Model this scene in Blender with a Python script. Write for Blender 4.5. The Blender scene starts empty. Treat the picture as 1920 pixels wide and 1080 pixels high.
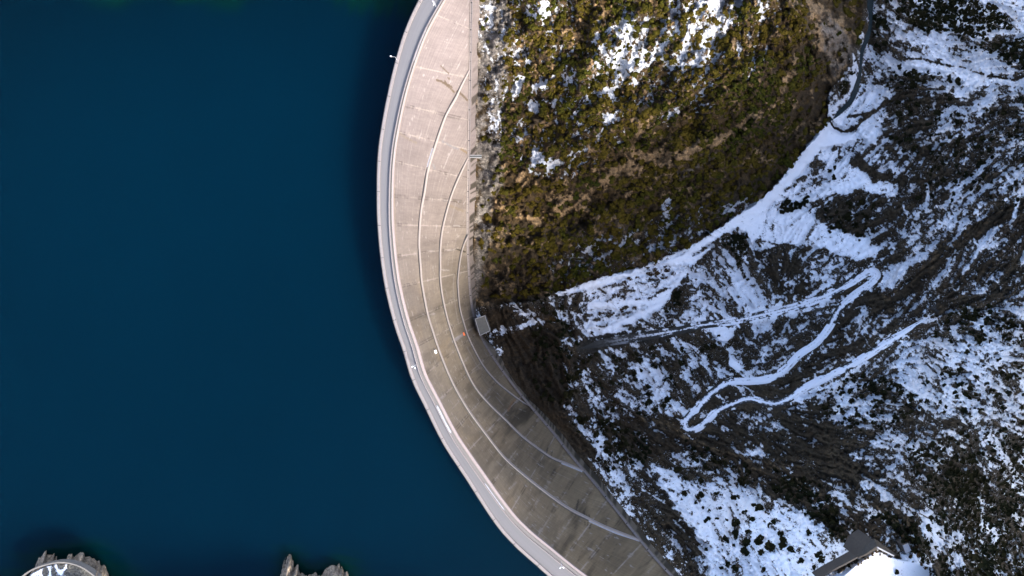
import bpy, bmesh, math, random
import numpy as np
from mathutils import Vector
random.seed(7); RNG = np.random.default_rng(11)
scene = bpy.context.scene
COL = scene.collection
# ------------------------------------------------------------------ camera, sky, sun, exposure
S = 0.28            # metres per photo pixel at crest height
D = 363.0           # drone height above the dam crest (crest = z 0)
cam = bpy.data.cameras.new("camera"); camo = bpy.data.objects.new("camera", cam); COL.objects.link(camo)
camo.location = (0, 0, D); camo.rotation_euler = (0, 0, 0)
cam.sensor_width = 36.0; cam.lens = 36.0 * D / (1920 * S)
cam.clip_start = 1.0; cam.clip_end = 20000
scene.camera = camo
SUN_EL = math.radians(33.0)
SUN_AZ = math.atan2(-0.72, 0.69)        # direction to the sun, seen from above (x right, y up)
w = bpy.data.worlds.new("World"); scene.world = w; w.use_nodes = True
nt = w.node_tree; bg = nt.nodes["Background"]
sky = nt.nodes.new("ShaderNodeTexSky"); sky.sky_type = 'NISHITA'; sky.sun_disc = False
sky.dust_density = 2.5; sky.ozone_density = 0.4; sky.air_density = 0.7; sky.sun_elevation = SUN_EL; sky.sun_rotation = math.pi / 2 - SUN_AZ
nt.links.new(sky.outputs[0], bg.inputs[0]); bg.inputs[1].default_value = 0.15
sl = bpy.data.lights.new("sun", 'SUN'); sl.energy = 1.4; sl.angle = math.radians(10); sl.color = (1.0, 0.93, 0.84)
so = bpy.data.objects.new("sun", sl); COL.objects.link(so)
sd = Vector((math.cos(SUN_AZ) * math.cos(SUN_EL), math.sin(SUN_AZ) * math.cos(SUN_EL), math.sin(SUN_EL)))
so.rotation_euler = sd.to_track_quat('Z', 'Y').to_euler(); so.location = sd * 800
scene.view_settings.view_transform = 'Standard'; scene.view_settings.look = 'None'
scene.view_settings.exposure = 2.66; scene.view_settings.gamma = 1.0
scene.cycles.max_bounces = 5

# ------------------------------------------------------------------ maths helpers
def P(px, py, z):
    f = S * (D - z) / D
    return ((px - 960) * f, (540 - py) * f, z + 0 * px)

def world_to_px(x, y, z):
    f = S * (D - z) / D
    return x / f + 960, 540 - y / f

def smooth(a, b, x):
    t = np.clip((x - a) / (b - a), 0, 1); return t * t * (3 - 2 * t)

_T = RNG.random((256, 256))
def vnoise(x, y, seed=0):
    x = x + seed * 17.31; y = y + seed * 9.77
    xi = np.floor(x).astype(int); yi = np.floor(y).astype(int)
    fx = x - xi; fy = y - yi; fx = fx * fx * (3 - 2 * fx); fy = fy * fy * (3 - 2 * fy)
    a = _T[xi & 255, yi & 255]; b = _T[(xi + 1) & 255, yi & 255]
    c = _T[xi & 255, (yi + 1) & 255]; d = _T[(xi + 1) & 255, (yi + 1) & 255]
    return (a * (1 - fx) + b * fx) * (1 - fy) + (c * (1 - fx) + d * fx) * fy

def fbm(x, y, scale, octv=5, seed=0, gain=0.55):
    s = 0; a = 1; t = 0; f = 1.0 / scale
    for i in range(octv):
        s = s + a * vnoise(x * f, y * f, seed + i * 3 + 1); t += a; a *= gain; f *= 2.03
    return s / t

def rank01(n):
    m, s = n.mean(), n.std(); return np.clip(0.5 + (n - m) / (s * 3.2), 0, 1)

class TPS:
    def __init__(self, pts, vals, lam=0.0):
        p = np.array(pts, float) / 500; v = np.array(vals, float); n = len(p)
        r2 = ((p[:, None] - p[None]) ** 2).sum(2)
        K = 0.5 * r2 * np.log(r2 + 1e-9) + lam * np.eye(n)
        A = np.zeros((n + 3, n + 3)); A[:n, :n] = K; A[:n, n] = 1; A[:n, n + 1:] = p; A[n, :n] = 1; A[n + 1:, :n] = p.T
        self.c = np.linalg.solve(A, np.concatenate([v, np.zeros(3)])); self.p = p
    def __call__(self, x, y):
        sh = np.shape(x); x = np.ravel(x) / 500; y = np.ravel(y) / 500; out = np.empty(len(x)); n = len(self.p)
        for i in range(0, len(x), 20000):
            xx = x[i:i + 20000, None]; yy = y[i:i + 20000, None]
            r2 = (xx - self.p[:, 0]) ** 2 + (yy - self.p[:, 1]) ** 2
            out[i:i + 20000] = (0.5 * r2 * np.log(r2 + 1e-9)) @ self.c[:n] + self.c[n] + xx[:, 0] * self.c[n + 1] + yy[:, 0] * self.c[n + 2]
        return out.reshape(sh)

def catmull(pts, n, closed=False):
    """n points evenly spaced in arc length through pts"""
    p = np.array(pts, float); q = np.vstack([2 * p[0] - p[1], p, 2 * p[-1] - p[-2]])
    out = []
    for i in range(1, len(q) - 2):
        for t in np.linspace(0, 1, 24, endpoint=False):
            a, b, c, d = q[i - 1], q[i], q[i + 1], q[i + 2]
            out.append(0.5 * (2 * b + (c - a) * t + (2 * a - 5 * b + 4 * c - d) * t * t + (3 * b - a - 3 * c + d) * t ** 3))
    out.append(p[-1]); out = np.array(out)
    L = np.concatenate([[0], np.cumsum(np.hypot(*np.diff(out[:, :2], axis=0).T))])
    s = np.linspace(0, L[-1], n)
    return np.stack([np.interp(s, L, out[:, k]) for k in range(out.shape[1])], 1)

def normals(c):
    """unit normals (pointing to smaller x for a curve running down the picture)"""
    t = np.gradient(c[:, :2], axis=0); t /= np.hypot(t[:, 0], t[:, 1])[:, None]
    return np.stack([-t[:, 1], t[:, 0]], 1)

def polydist(x, y, pts):
    d = np.full(np.shape(x), 1e9)
    for (x0, y0), (x1, y1) in zip(pts[:-1], pts[1:]):
        dx, dy = x1 - x0, y1 - y0; l = dx * dx + dy * dy + 1e-9
        t = np.clip(((x - x0) * dx + (y - y0) * dy) / l, 0, 1)
        d = np.minimum(d, np.hypot(x - x0 - t * dx, y - y0 - t * dy))
    return d

def inpoly(x, y, pts):
    r = np.zeros(np.shape(x), bool); n = len(pts)
    for i in range(n):
        x0, y0 = pts[i]; x1, y1 = pts[(i + 1) % n]
        if y0 == y1: continue
        c = ((y0 > y) != (y1 > y)) & (x < (x1 - x0) * (y - y0) / (y1 - y0) + x0)
        r ^= c
    return r

# ------------------------------------------------------------------ object helpers
def tag(o, label=None, cat=None, group=None, kind=None):
    if label: o["label"] = label
    if cat: o["category"] = cat
    if group: o["group"] = group
    if kind: o["kind"] = kind
    return o

def empty(name, loc=(0, 0, 0), rz=0):
    o = bpy.data.objects.new(name, None); COL.objects.link(o); o.location = loc; o.rotation_euler = (0, 0, rz); o.empty_display_size = 2
    return o

def mesh(name, V, F, mat=None, parent=None, shade=False, world_parent=None):
    me = bpy.data.meshes.new(name)
    V = np.asarray(V, dtype=np.float32)
    if isinstance(F, np.ndarray):
        me.vertices.add(len(V)); me.vertices.foreach_set("co", V.ravel())
        nf, k = F.shape
        me.loops.add(nf * k); me.loops.foreach_set("vertex_index", F.ravel().astype(np.int32))
        me.polygons.add(nf); me.polygons.foreach_set("loop_start", np.arange(0, nf * k, k, dtype=np.int32))
        me.update(calc_edges=True)
    else:
        me.from_pydata([tuple(v) for v in V.tolist()], [], F)
    if shade: me.polygons.foreach_set("use_smooth", np.ones(len(me.polygons), bool))
    if mat: me.materials.append(mat)
    o = bpy.data.objects.new(name, me); COL.objects.link(o)
    if parent is not None:
        o.parent = parent
        o.matrix_parent_inverse = parent_matrix(parent).inverted()
    return o

def parent_matrix(p):
    from mathutils import Matrix
    m = Matrix.LocRotScale(p.location, p.rotation_euler, p.scale)
    if p.parent: m = parent_matrix(p.parent) @ p.matrix_parent_inverse @ m
    return m

def gridfaces(ny, nx):
    i = np.arange(ny * nx).reshape(ny, nx)
    return np.stack([i[:-1, :-1], i[1:, :-1], i[1:, 1:], i[:-1, 1:]], -1).reshape(-1, 4)

def attr(o, name, data, kind='FLOAT'):
    a = o.data.attributes.new(name, 'FLOAT' if kind == 'FLOAT' else 'FLOAT_COLOR', 'POINT')
    if kind == 'FLOAT': a.data.foreach_set("value", np.ravel(data).astype(np.float32))
    else:
        c = np.ones((len(o.data.vertices), 4), np.float32); c[:, :3] = np.asarray(data).reshape(-1, 3); a.data.foreach_set("color", c.ravel())

class MB:
    """collects boxes, tubes and strips, then links them as one mesh"""
    def __init__(s): s.v = []; s.f = []
    def add(s, V, F):
        n = len(s.v); s.v += [tuple(map(float, v)) for v in V]; s.f += [tuple(int(i) + n for i in f) for f in F]
    def box(s, c, size, rz=0.0, taper=1.0):
        ca, sa = math.cos(rz), math.sin(rz); hx, hy, hz = size[0] / 2, size[1] / 2, size[2] / 2; V = []
        for z, t in ((-hz, 1.0), (hz, taper)):
            for x, y in ((-hx, -hy), (hx, -hy), (hx, hy), (-hx, hy)):
                V.append((c[0] + (x * ca - y * sa) * t, c[1] + (x * sa + y * ca) * t, c[2] + z))
        s.add(V, [(3, 2, 1, 0), (4, 5, 6, 7), (0, 1, 5, 4), (1, 2, 6, 5), (2, 3, 7, 6), (3, 0, 4, 7)])
    def tube(s, a, b, r0, r1=None, n=6):
        r1 = r0 if r1 is None else r1; a = Vector(a); b = Vector(b); d = (b - a).normalized()
        u = d.orthogonal().normalized(); v = d.cross(u); V = []
        for p, r in ((a, r0), (b, r1)):
            for k in range(n):
                t = 2 * math.pi * k / n; V.append(p + (u * math.cos(t) + v * math.sin(t)) * r)
        F = [(k, (k + 1) % n, n + (k + 1) % n, n + k) for k in range(n)] + [tuple(range(n))[::-1], tuple(range(n, 2 * n))]
        s.add(V, F)
    def ribbon(s, A, B, depth):
        """closed band between two 3-D polylines A and B, 'depth' thick downwards"""
        n = len(A); A = np.asarray(A); B = np.asarray(B); dn = np.zeros((n, 3)); dn[:, 2] = depth
        V = np.concatenate([A, B, A - dn, B - dn]); F = []
        for i in range(n - 1):
            F += [(i, i + 1, n + i + 1, n + i), (2 * n + i, 3 * n + i, 3 * n + i + 1, 2 * n + i + 1),
                  (i, 2 * n + i, 2 * n + i + 1, i + 1), (n + i, n + i + 1, 3 * n + i + 1, 3 * n + i)]
        F += [(0, n, 3 * n, 2 * n), (n - 1, 3 * n - 1, 4 * n - 1, 2 * n - 1)]
        s.add(V, F)
    def build(s, name, mat=None, parent=None): return mesh(name, s.v, s.f, mat, parent)

# ------------------------------------------------------------------ material helpers
def newmat(name, rough=0.9):
    m = bpy.data.materials.new(name); m.use_nodes = True; n = m.node_tree.nodes; b = n["Principled BSDF"]
    b.inputs["Roughness"].default_value = rough; b.inputs["Specular IOR Level"].default_value = 0.25
    return m, m.node_tree, b

def N(t, kind, **kw):
    n = t.nodes.new(kind)
    for k, v in kw.items():
        if k.startswith("i_"): n.inputs[k[2:].replace("_", " ")].default_value = v
        else: setattr(n, k, v)
    return n

def mixc(t, fac, a, b, mode='MIX'):
    n = t.nodes.new("ShaderNodeMix"); n.data_type = 'RGBA'; n.blend_type = mode
    for sock, val in ((n.inputs[0], fac), (n.inputs[6], a), (n.inputs[7], b)):
        if isinstance(val, bpy.types.NodeSocket): t.links.new(val, sock)
        else: sock.default_value = (*val, 1) if isinstance(val, tuple) else val
    return n.outputs[2]

def math_(t, op, a, b=0.0, c=None, clamp=False):
    n = t.nodes.new("ShaderNodeMath"); n.operation = op; n.use_clamp = clamp
    for sock, val in zip(n.inputs, (a, b, c)):
        if val is None: continue
        if isinstance(val, bpy.types.NodeSocket): t.links.new(val, sock)
        else: sock.default_value = val
    return n.outputs[0]

def noise(t, scale, detail=4, rough=0.6, vec=None, sx=None):
    n = N(t, "ShaderNodeTexNoise"); n.inputs["Scale"].default_value = scale; n.inputs["Detail"].default_value = detail; n.inputs["Roughness"].default_value = rough
    if vec is None: vec = N(t, "ShaderNodeTexCoord").outputs["Object"]
    if sx:
        mp = N(t, "ShaderNodeMapping"); mp.inputs["Scale"].default_value = sx; t.links.new(vec, mp.inputs[0]); vec = mp.outputs[0]
    t.links.new(vec, n.inputs["Vector"]); return n.outputs["Fac"]

def ramp(t, fac, lo, hi):
    n = N(t, "ShaderNodeMapRange", interpolation_type='SMOOTHSTEP'); n.inputs[1].default_value = lo; n.inputs[2].default_value = hi
    t.links.new(fac, n.inputs[0]); return n.outputs[0]

def getattr_(t, name, out="Fac"):
    return N(t, "ShaderNodeAttribute", attribute_name=name).outputs[out]

def geo_pos(t): return N(t, "ShaderNodeNewGeometry").outputs["Position"]

def simple(name, col, rough=0.9, var=0.25, scale=1.5):
    m, t, b = newmat(name, rough); nf = noise(t, scale, 5, 0.65, geo_pos(t))
    c = mixc(t, nf, tuple(x * (1 - var) for x in col), tuple(min(1, x * (1 + var)) for x in col))
    t.links.new(c, b.inputs["Base Color"]); return m

# terrain: ground colour and snow cover come from vertex data, broken up by fine noise
M_ter, t, b = newmat("ground_snow_rock", 0.95)
pos = geo_pos(t)
n1 = noise(t, 0.85, 6, 0.72, pos); n2 = noise(t, 0.12, 4, 0.6, pos)
gc = getattr_(t, "ground", "Color")
val = math_(t, 'MULTIPLY_ADD', ramp(t, n1, 0.32, 0.7), 1.3, 0.35)
gcol = mixc(t, 1.0, gc, (1, 1, 1), 'MULTIPLY')
vm = N(t, "ShaderNodeVectorMath", operation='SCALE'); t.links.new(gcol, vm.inputs[0]); t.links.new(val, vm.inputs["Scale"])
sn = getattr_(t, "snow")
n4 = noise(t, 2.6, 4, 0.75, pos)
sk = getattr_(t, 'speck')
s1 = ramp(t, noise(t, 1.15, 2, 0.6, pos), 0.60, 0.68); s2 = ramp(t, noise(t, 0.95, 2, 0.6, pos, sx=(1.1, 0.9, -1.3)), 0.60, 0.68)
sn = math_(t, 'ADD', sn, math_(t, 'MULTIPLY', math_(t, 'SUBTRACT', s1, s2), sk))
sfac = ramp(t, math_(t, 'ADD', math_(t, 'ADD', sn, math_(t, 'MULTIPLY_ADD', n1, 1.3, -0.65)), math_(t, 'MULTIPLY_ADD', n4, 2.0, -1.0)), 0.42, 0.58)
scol = mixc(t, n2, (0.68, 0.70, 0.73), (0.82, 0.83, 0.85))
dirt = ramp(t, n1, 0.55, 0.8)
scol = mixc(t, math_(t, 'MULTIPLY', dirt, 0.35), scol, (0.42, 0.43, 0.45))
thin = getattr_(t, 'thin'); scol = mixc(t, math_(t, 'MULTIPLY', thin, 0.70), scol, (0.21, 0.23, 0.26))  # 'thin' is the slope mask; snow there is mixed to a darker blue-grey
t.links.new(mixc(t, sfac, vm.outputs[0], scol), b.inputs["Base Color"])
bp = N(t, "ShaderNodeBump"); bp.inputs["Strength"].default_value = 0.8; bp.inputs["Distance"].default_value = 1.4
t.links.new(math_(t, 'MULTIPLY', n1, math_(t, 'MULTIPLY_ADD', sfac, -0.8, 1.0)), bp.inputs["Height"]); t.links.new(bp.outputs[0], b.inputs["Normal"])

# dam face concrete
M_face, t, b = newmat("weathered_concrete", 0.9)
uv = N(t, "ShaderNodeUVMap").outputs[0]
base = getattr_(t, "concrete", "Color")
st = noise(t, 1.0, 6, 0.75, uv, sx=(0.045, 1.1, 1)); st2 = noise(t, 1.0, 5, 0.7, uv, sx=(0.9, 0.10, 1)); bl = noise(t, 0.05, 4, 0.6, uv)
v = math_(t, 'MULTIPLY_ADD', ramp(t, st, 0.3, 0.72), 0.30, 0.86)
v = math_(t, 'MULTIPLY', v, math_(t, 'MULTIPLY_ADD', ramp(t, st2, 0.3, 0.7), 0.16, 0.92))
v = math_(t, 'MULTIPLY', v, math_(t, 'MULTIPLY_ADD', bl, 0.35, 0.82))
vm = N(t, "ShaderNodeVectorMath", operation='SCALE'); t.links.new(base, vm.inputs[0]); t.links.new(v, vm.inputs["Scale"])
t.links.new(vm.outputs[0], b.inputs["Base Color"])

M_conc = simple("pale_concrete", (0.175, 0.155, 0.148), 0.9, 0.3, 0.8)
M_conc2 = simple("grey_concrete", (0.12, 0.115, 0.10), 0.9, 0.3, 0.9)
M_lip = simple("pinkish_concrete", (0.21, 0.175, 0.168), 0.9, 0.15, 0.7)
M_gal = simple("walkway_floor", (0.082, 0.086, 0.084), 0.85, 0.25, 0.9)
M_galrail = simple("walkway_parapet", (0.26, 0.228, 0.21), 0.9, 0.25, 1.2)
M_gravel = simple("gravel", (0.13, 0.122, 0.118), 0.95, 0.6, 3.0)
M_metal = simple("galvanised_metal", (0.35, 0.36, 0.37), 0.5, 0.1, 2)
M_dark = simple("dark_gap", (0.03, 0.03, 0.03), 0.9, 0.2, 2)
M_white = simple("white_paint", (0.8, 0.8, 0.8), 0.6, 0.05, 2)
M_orange = simple("orange_paint", (0.50, 0.12, 0.04), 0.7, 0.3, 3)
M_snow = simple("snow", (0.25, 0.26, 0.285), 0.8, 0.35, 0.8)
M_bark = simple("bark", (0.10, 0.075, 0.05), 0.95, 0.3, 5)

M_asph, t, b = newmat("asphalt", 0.85)
uv = N(t, "ShaderNodeUVMap").outputs[0]
a1 = noise(t, 1.0, 5, 0.6, uv, sx=(0.03, 1.3, 1)); a2 = noise(t, 0.6, 6, 0.7, uv)
c = mixc(t, a1, (0.095, 0.094, 0.099), (0.130, 0.127, 0.130)); c = mixc(t, math_(t, 'MULTIPLY', a2, 0.35), c, (0.085, 0.085, 0.088))
# narrow transverse seams in the surface
sx_ = N(t, "ShaderNodeSeparateXYZ"); t.links.new(uv, sx_.inputs[0])
md = math_(t, 'MODULO', sx_.outputs[0], 17.0); seam = math_(t, 'LESS_THAN', md, 0.35)
t.links.new(mixc(t, math_(t, 'MULTIPLY', seam, 0.3), c, (0.10, 0.10, 0.10)), b.inputs["Base Color"])

# foliage materials, tinted by place
def foliage(name, dark, mid, warm, wamt=0.75):
    m, t, b = newmat(name, 0.9); p = geo_pos(t)
    a = noise(t, 0.45, 3, 0.6, p); c = noise(t, 0.03, 3, 0.6, p); fine = noise(t, 2.2, 3, 0.6, p)
    col = mixc(t, ramp(t, a, 0.3, 0.7), dark, mid); col = mixc(t, math_(t, 'MULTIPLY', ramp(t, c, 0.36, 0.60), wamt), col, warm)
    col = mixc(t, math_(t, 'MULTIPLY', fine, 0.5), col, dark)
    t.links.new(col, b.inputs["Base Color"]); b.inputs["Specular IOR Level"].default_value = 0.1
    return m
M_pine = foliage("pine_needles", (0.013, 0.017, 0.002), (0.048, 0.046, 0.003), (0.078, 0.050, 0.006))
M_fir = foliage("dark_needles", (0.004, 0.006, 0.002), (0.012, 0.013, 0.003), (0.022, 0.017, 0.005))
M_twig = foliage("bare_brown_twigs", (0.02, 0.012, 0.006), (0.07, 0.036, 0.014), (0.09, 0.055, 0.02))

# ------------------------------------------------------------------ dam curves (photo pixels)
Lk = [(975,-200),(915,-125),(870,-55),(830,8),(795,75),(765,165),(747,247),(739.5,303),(737,367),(738,421),(743,480),(751.5,537),(767,600),(783,647),(799,700),(823,748),(853,806),(878,845),(951.7,948.6),(990,991),(1033,1027),(1075,1061),(1140,1110),(1200,1150),(1280,1200),(1370,1250)]
Fk = [(990,-185),(932,-108),(890,-45),(882.3,35),(881.5,95),(879.5,190),(878,280),(877,335),(876,378),(875.7,425),(876,463),(878,508),(881,552),(887,592),(896,622),(920,664),(945,700),(978,743),(1035,810),(1072,857),(1114.7,907),(1155,957),(1215,1032),(1260,1082),(1325,1148),(1395,1225)]
zF = [-4,-8,-16,-30,-42,-66,-91,-108,-122,-137,-148,-160,-170,-180,-178,-165,-155,-143,-122,-105,-88,-68,-45,-32,-18,-8]
Ek = [(1000,-178),(945,-100),(903,-42),(898,35),(897,95),(894.5,190),(893,280),(892.5,335),(891,378),(890,425),(889.5,463),(890,508),(892,552),(893,592),(905,630),(930,658),(953,697),(986,742),(1045,803),(1085,855),(1125,901),(1168,953),(1230,1030),(1275,1080),(1340,1148),(1410,1225)]
G1 = [(878,130),(864,157),(852.5,181),(835,212),(823,243),(813,273),(800,316),(793,360),(787,392),(784,427),(783,460),(786,503),(787.5,525),(792,553),(800,593),(810.5,627),(821.5,660),(837.5,700),(853.5,733),(876.7,771.7),(908,815),(943.5,860),(982,894.6),(1023,927),(1063.8,955.8),(1104.5,977),(1145,995.5),(1202,1017)]
G2 = [(876.7,293),(861.7,323),(846,360),(835.8,393),(827,430),(823,467),(823.2,503),(823,520),(826.7,553),(835,592),(843,620),(852,647),(874,700),(892,732),(918,762),(947,790),(977,820),(1010,845),(1036,862),(1063.8,873),(1094,885.5)]
G3 = [(875.5,440),(866.7,460),(860.8,485),(856.5,520),(856.7,542),(860,577),(866.7,603),(875,630),(886.7,655),(901,681.7),(914,700),(935,722),(968,748),(996.7,766.7)]
ZG = (-50.0, -95.0, -140.0)
nK = len(Lk)
NS = 900
_Ls = catmull([(a[0], a[1], i) for i, a in enumerate(Lk)], NS)       # third column: knot parameter
kn = _Ls[:, 2]
def by_knot(pts):
    p = np.array(pts, float)
    if p.ndim == 1: p = p[:, None]
    q = np.vstack([2 * p[0] - p[1], p, 2 * p[-1] - p[-2]]); i = np.clip(kn.astype(int), 0, nK - 2); tt = (kn - i)[:, None]
    a, b_, c, d = q[i], q[i + 1], q[i + 2], q[i + 3]
    return 0.5 * (2 * b_ + (c - a) * tt + (2 * a - 5 * b_ + 4 * c - d) * tt ** 2 + (3 * b_ - a - 3 * c + d) * tt ** 3)
Lc = _Ls[:, :2]; Fc = by_knot(Fk); Ec = by_knot(Ek); zFc = by_knot(zF)[:, 0]
nL = normals(Lc)                                             # towards the lake
if nL[NS // 2, 0] > 0: nL = -nL
wt = np.interp(Lc[:, 1], [-100, 0, 180, 360, 540, 700, 880, 1053, 1200], [50, 43.5, 33.5, 29.8, 28.5, 28.5, 33, 44, 50])
wr = np.interp(Lc[:, 1], [-100, 0, 180, 360, 540, 700, 880, 1053, 1200], [36, 32, 21.5, 16.8, 13, 11, 14.5, 26, 30])
wp = np.full(NS, 5.0)
rest = wt - wr - wp; wg = rest * 0.55
Oc = Lc + nL * wt[:, None]; Ac = Lc + nL * (wt - wp)[:, None]; Bc = Lc + nL * (rest)[:, None]; Gc = Lc + nL * (rest - wg)[:, None]
arc = np.concatenate([[0], np.cumsum(np.hypot(*np.diff(Lc, axis=0).T))]) * S

# height of the downstream face at every pixel of it
pp, vv = [], []
for i in range(0, NS, 24): pp.append(tuple(Lc[i])); vv.append(-0.6)
for i in range(0, NS, 24):
    if abs(zFc[i]) > 6: pp.append(tuple(Fc[i])); vv.append(zFc[i])
for g, z in zip((G1, G2, G3), ZG):
    for p in catmull(g, 22)[1:-1]: pp.append(tuple(p)); vv.append(z)
face_z = TPS(pp, vv, 1e-5)

# ------------------------------------------------------------------ terrain height (photo pixel -> metres)
hp = [(940,110,-62),(1000,30,-34),(1100,0,-22),(1250,10,-28),(1400,20,-40),(1490,40,-62),(1540,60,-95),(1590,110,-160),(1560,170,-180),
 (940,250,-92),(1050,150,-62),(1200,130,-58),(1350,150,-72),(1450,180,-100),(1520,230,-165),
 (960,380,-132),(1080,300,-104),(1200,270,-98),(1300,250,-102),(1400,280,-132),(1450,330,-175),
 (1080,400,-142),(1200,370,-140),(1300,350,-142),(1000,500,-172),(1150,480,-172),(1280,440,-176),(1380,390,-182),
 (940,585,-186),(1020,565,-188),(1100,560,-188),(1200,545,-189),(1300,500,-190),(1400,440,-191),(1440,390,-192),(1500,310,-193),(1550,240,-194),
 (1575,215,-199),(1600,170,-200),(1620,100,-201),(1632,0,-202),(1640,-120,-204),(1620,210,-197),(1670,180,-194),
 (960,640,-180),(1000,700,-164),(1060,640,-180),(1100,650,-180),(1200,640,-178),(1300,615,-174),(1400,598,-170),(1480,580,-167),(1560,550,-163),(1635,515,-158),
 (1350,480,-184),(1400,540,-176),(1480,500,-172),(1480,470,-180),(1560,470,-170),(1520,380,-184),(1600,300,-184),(1650,250,-184),(1660,350,-172),
 (1580,580,-158),(1530,640,-152),(1440,705,-146),(1390,720,-143),(1330,745,-138),(1285,800,-132),(1350,768,-130),(1400,745,-128),(1470,755,-122),(1560,700,-116),(1650,640,-112),(1735,590,-110),
 (1200,720,-158),(1120,740,-150),(1050,740,-145),(1100,820,-122),(1200,830,-124),(1300,860,-114),(1200,920,-96),(1260,1000,-66),(1340,940,-84),
 (1400,870,-92),(1400,1000,-48),(1480,960,-50),(1520,850,-84),(1500,1060,-24),(1600,830,-74),(1640,760,-80),(1560,1000,-34),
 (1600,1050,-8),(1640,1012,-4),(1640,1050,-2),(1700,1030,-6),(1690,1080,0),(1560,1090,-4),
 (1700,700,-82),(1800,620,-74),(1900,640,-50),(1700,900,-34),(1800,850,2),(1900,850,34),(1900,1000,100),(1800,1000,44),(1900,1080,104),
 (1720,480,-135),(1800,430,-120),(1900,400,-100),(1700,380,-158),(1800,300,-138),(1900,300,-112),(1720,250,-166),(1800,180,-148),(1900,180,-120),
 (1680,100,-182),(1780,80,-160),(1880,60,-130),(1680,10,-184),(1800,0,-160),(1900,0,-130),(1780,540,-100),(1900,520,-78),
 (2050,100,-80),(2050,400,-30),(2100,700,130),(2100,1000,165),(2020,1180,130),(2300,500,110),(2400,900,215),(2300,1300,210),(2700,600,190),(2400,0,40),(3200,500,230),(3200,1300,300),(3000,-300,120),  # unseen ridges beyond the frame, raised to shade the valley
 (1590,1210,30),(1700,1200,2),(1800,1220,10),(1900,1330,28),(2060,1420,60),(1500,1200,18),(1350,1180,8),(1500,1500,60),(2000,1700,90),(1250,1500,70),
 (1000,-120,-8),(1100,-150,10),(1300,-120,0),(1500,-120,-70),(1200,-500,80),(950,-350,50),(1600,-500,-130),(1900,-300,-140),(2100,-600,40),(1650,-1200,-150)]
px_, pv_ = [(a, b_) for a, b_, _ in hp], [c for *_, c in hp]
for i in range(0, NS, 30):
    px_.append((Ec[i, 0] + 4, Ec[i, 1])); pv_.append(zFc[i] - 9)
hill_z = TPS(px_, pv_, 2e-4)
lp = [(60,1300,25),(200,1250,30),(400,1300,40),(600,1250,30),(900,1300,40),(900,1180,-30),(300,1130,-24),(420,1110,-32),(750,1110,-36),(590,1130,-4),(110,1140,4),(0,1140,-10),(-200,1100,-30),(-300,1400,60),
 (130,1085,-3),(90,1068,-6),(170,1070,-8),(84,1040,-15),(145,1045,-14),(200,1075,-15),(60,1075,-17),(215,1090,-19),(108,1048,-22),(50,1040,-38),(110,1010,-34),(180,1015,-36),(240,1050,-38),(20,1000,-55),
 (540,1060,-12),(541,1042,-15),(528,1080,-16),(515,1050,-42),(560,1070,-18.5),(565,1045,-34),(600,1072,-18.5),(600,1040,-34),(632,1062,-15),(650,1074,-18),(680,1070,-34),(632,1035,-32),(590,1095,-8),(640,1100,-10),
 (300,1060,-48),(420,1060,-50),(400,800,-75),(100,700,-90),(600,600,-110),(200,300,-95),(500,200,-80),(800,1150,-45),(960,1120,-60),
 (230,-5,-26),(330,-10,-24),(430,0,-25),(650,0,-25),(560,20,-60),(130,20,-50),(300,60,-65),(640,40,-50),(700,-120,10),(400,-150,20),(100,-150,10),(800,-350,60),(0,-600,120),(500,-900,200),(-400,500,-90),(-1200,500,-60),(-900,-500,150),(-900,1500,150),(-2500,500,150),(300,2300,200),(740,60,-45),(720,500,-110),(860,950,-90)]
lake_z = TPS([(a, b_) for a, b_, _ in lp], [c for *_, c in lp], 2e-4)

xs = np.concatenate([-np.geomspace(8200, 90, 40)[:-1] , np.arange(-90, 30, 9.0), np.arange(30, 236, 2.2), np.arange(236, 515, 9.0), np.arange(515, 680, 2.2), np.arange(680, 872, 8.0), np.arange(872, 1932, 1.75), 1932 + np.geomspace(3, 9000, 60)])
ys = np.concatenate([-8 - np.geomspace(7000, 3, 50), np.arange(-6, 1090, 1.75), 1092 + np.geomspace(3, 7000, 50)])
GX, GY = np.meshgrid(xs, ys)
xc = np.concatenate([np.geomspace(8200, 100, 40)[:-1] * -1, np.arange(-100, 2100, 14.0), np.geomspace(2100, 11000, 40)]); yc = np.concatenate([-np.geomspace(7100, 110, 30), np.arange(-100, 1200, 14.0), np.geomspace(1200, 8100, 30)])
CX, CY = np.meshgrid(xc, yc)
def coarse(fn):
    Z = fn(CX, CY)
    ix = np.clip(np.searchsorted(xc, xs) - 1, 0, len(xc) - 2); tx = np.clip((xs - xc[ix]) / (xc[ix + 1] - xc[ix]), 0, 1); tx = tx
    R = Z[:, ix] * (1 - tx) + Z[:, ix + 1] * tx
    iy = np.clip(np.searchsorted(yc, ys) - 1, 0, len(yc) - 2); ty = np.clip((ys - yc[iy]) / (yc[iy + 1] - yc[iy]), 0, 1)[:, None]
    return R[iy] * (1 - ty) + R[iy + 1] * ty
Zh = np.clip(coarse(hill_z), -230, 330); Zl = np.clip(coarse(lake_z), -150, 260)

# domain warp for organic edges
WX = GX + (fbm(GX, GY, 26, 4, 1) - 0.5) * 26 + (fbm(GX, GY, 6, 3, 41) - 0.5) * 8
WY = GY + (fbm(GX, GY, 26, 4, 21) - 0.5) * 26 + (fbm(GX, GY, 6, 3, 61) - 0.5) * 8
SX = GX + (fbm(GX, GY, 9, 3, 5) - 0.5) * 7; SY = GY + (fbm(GX, GY, 9, 3, 25) - 0.5) * 7    # slight warp

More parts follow.
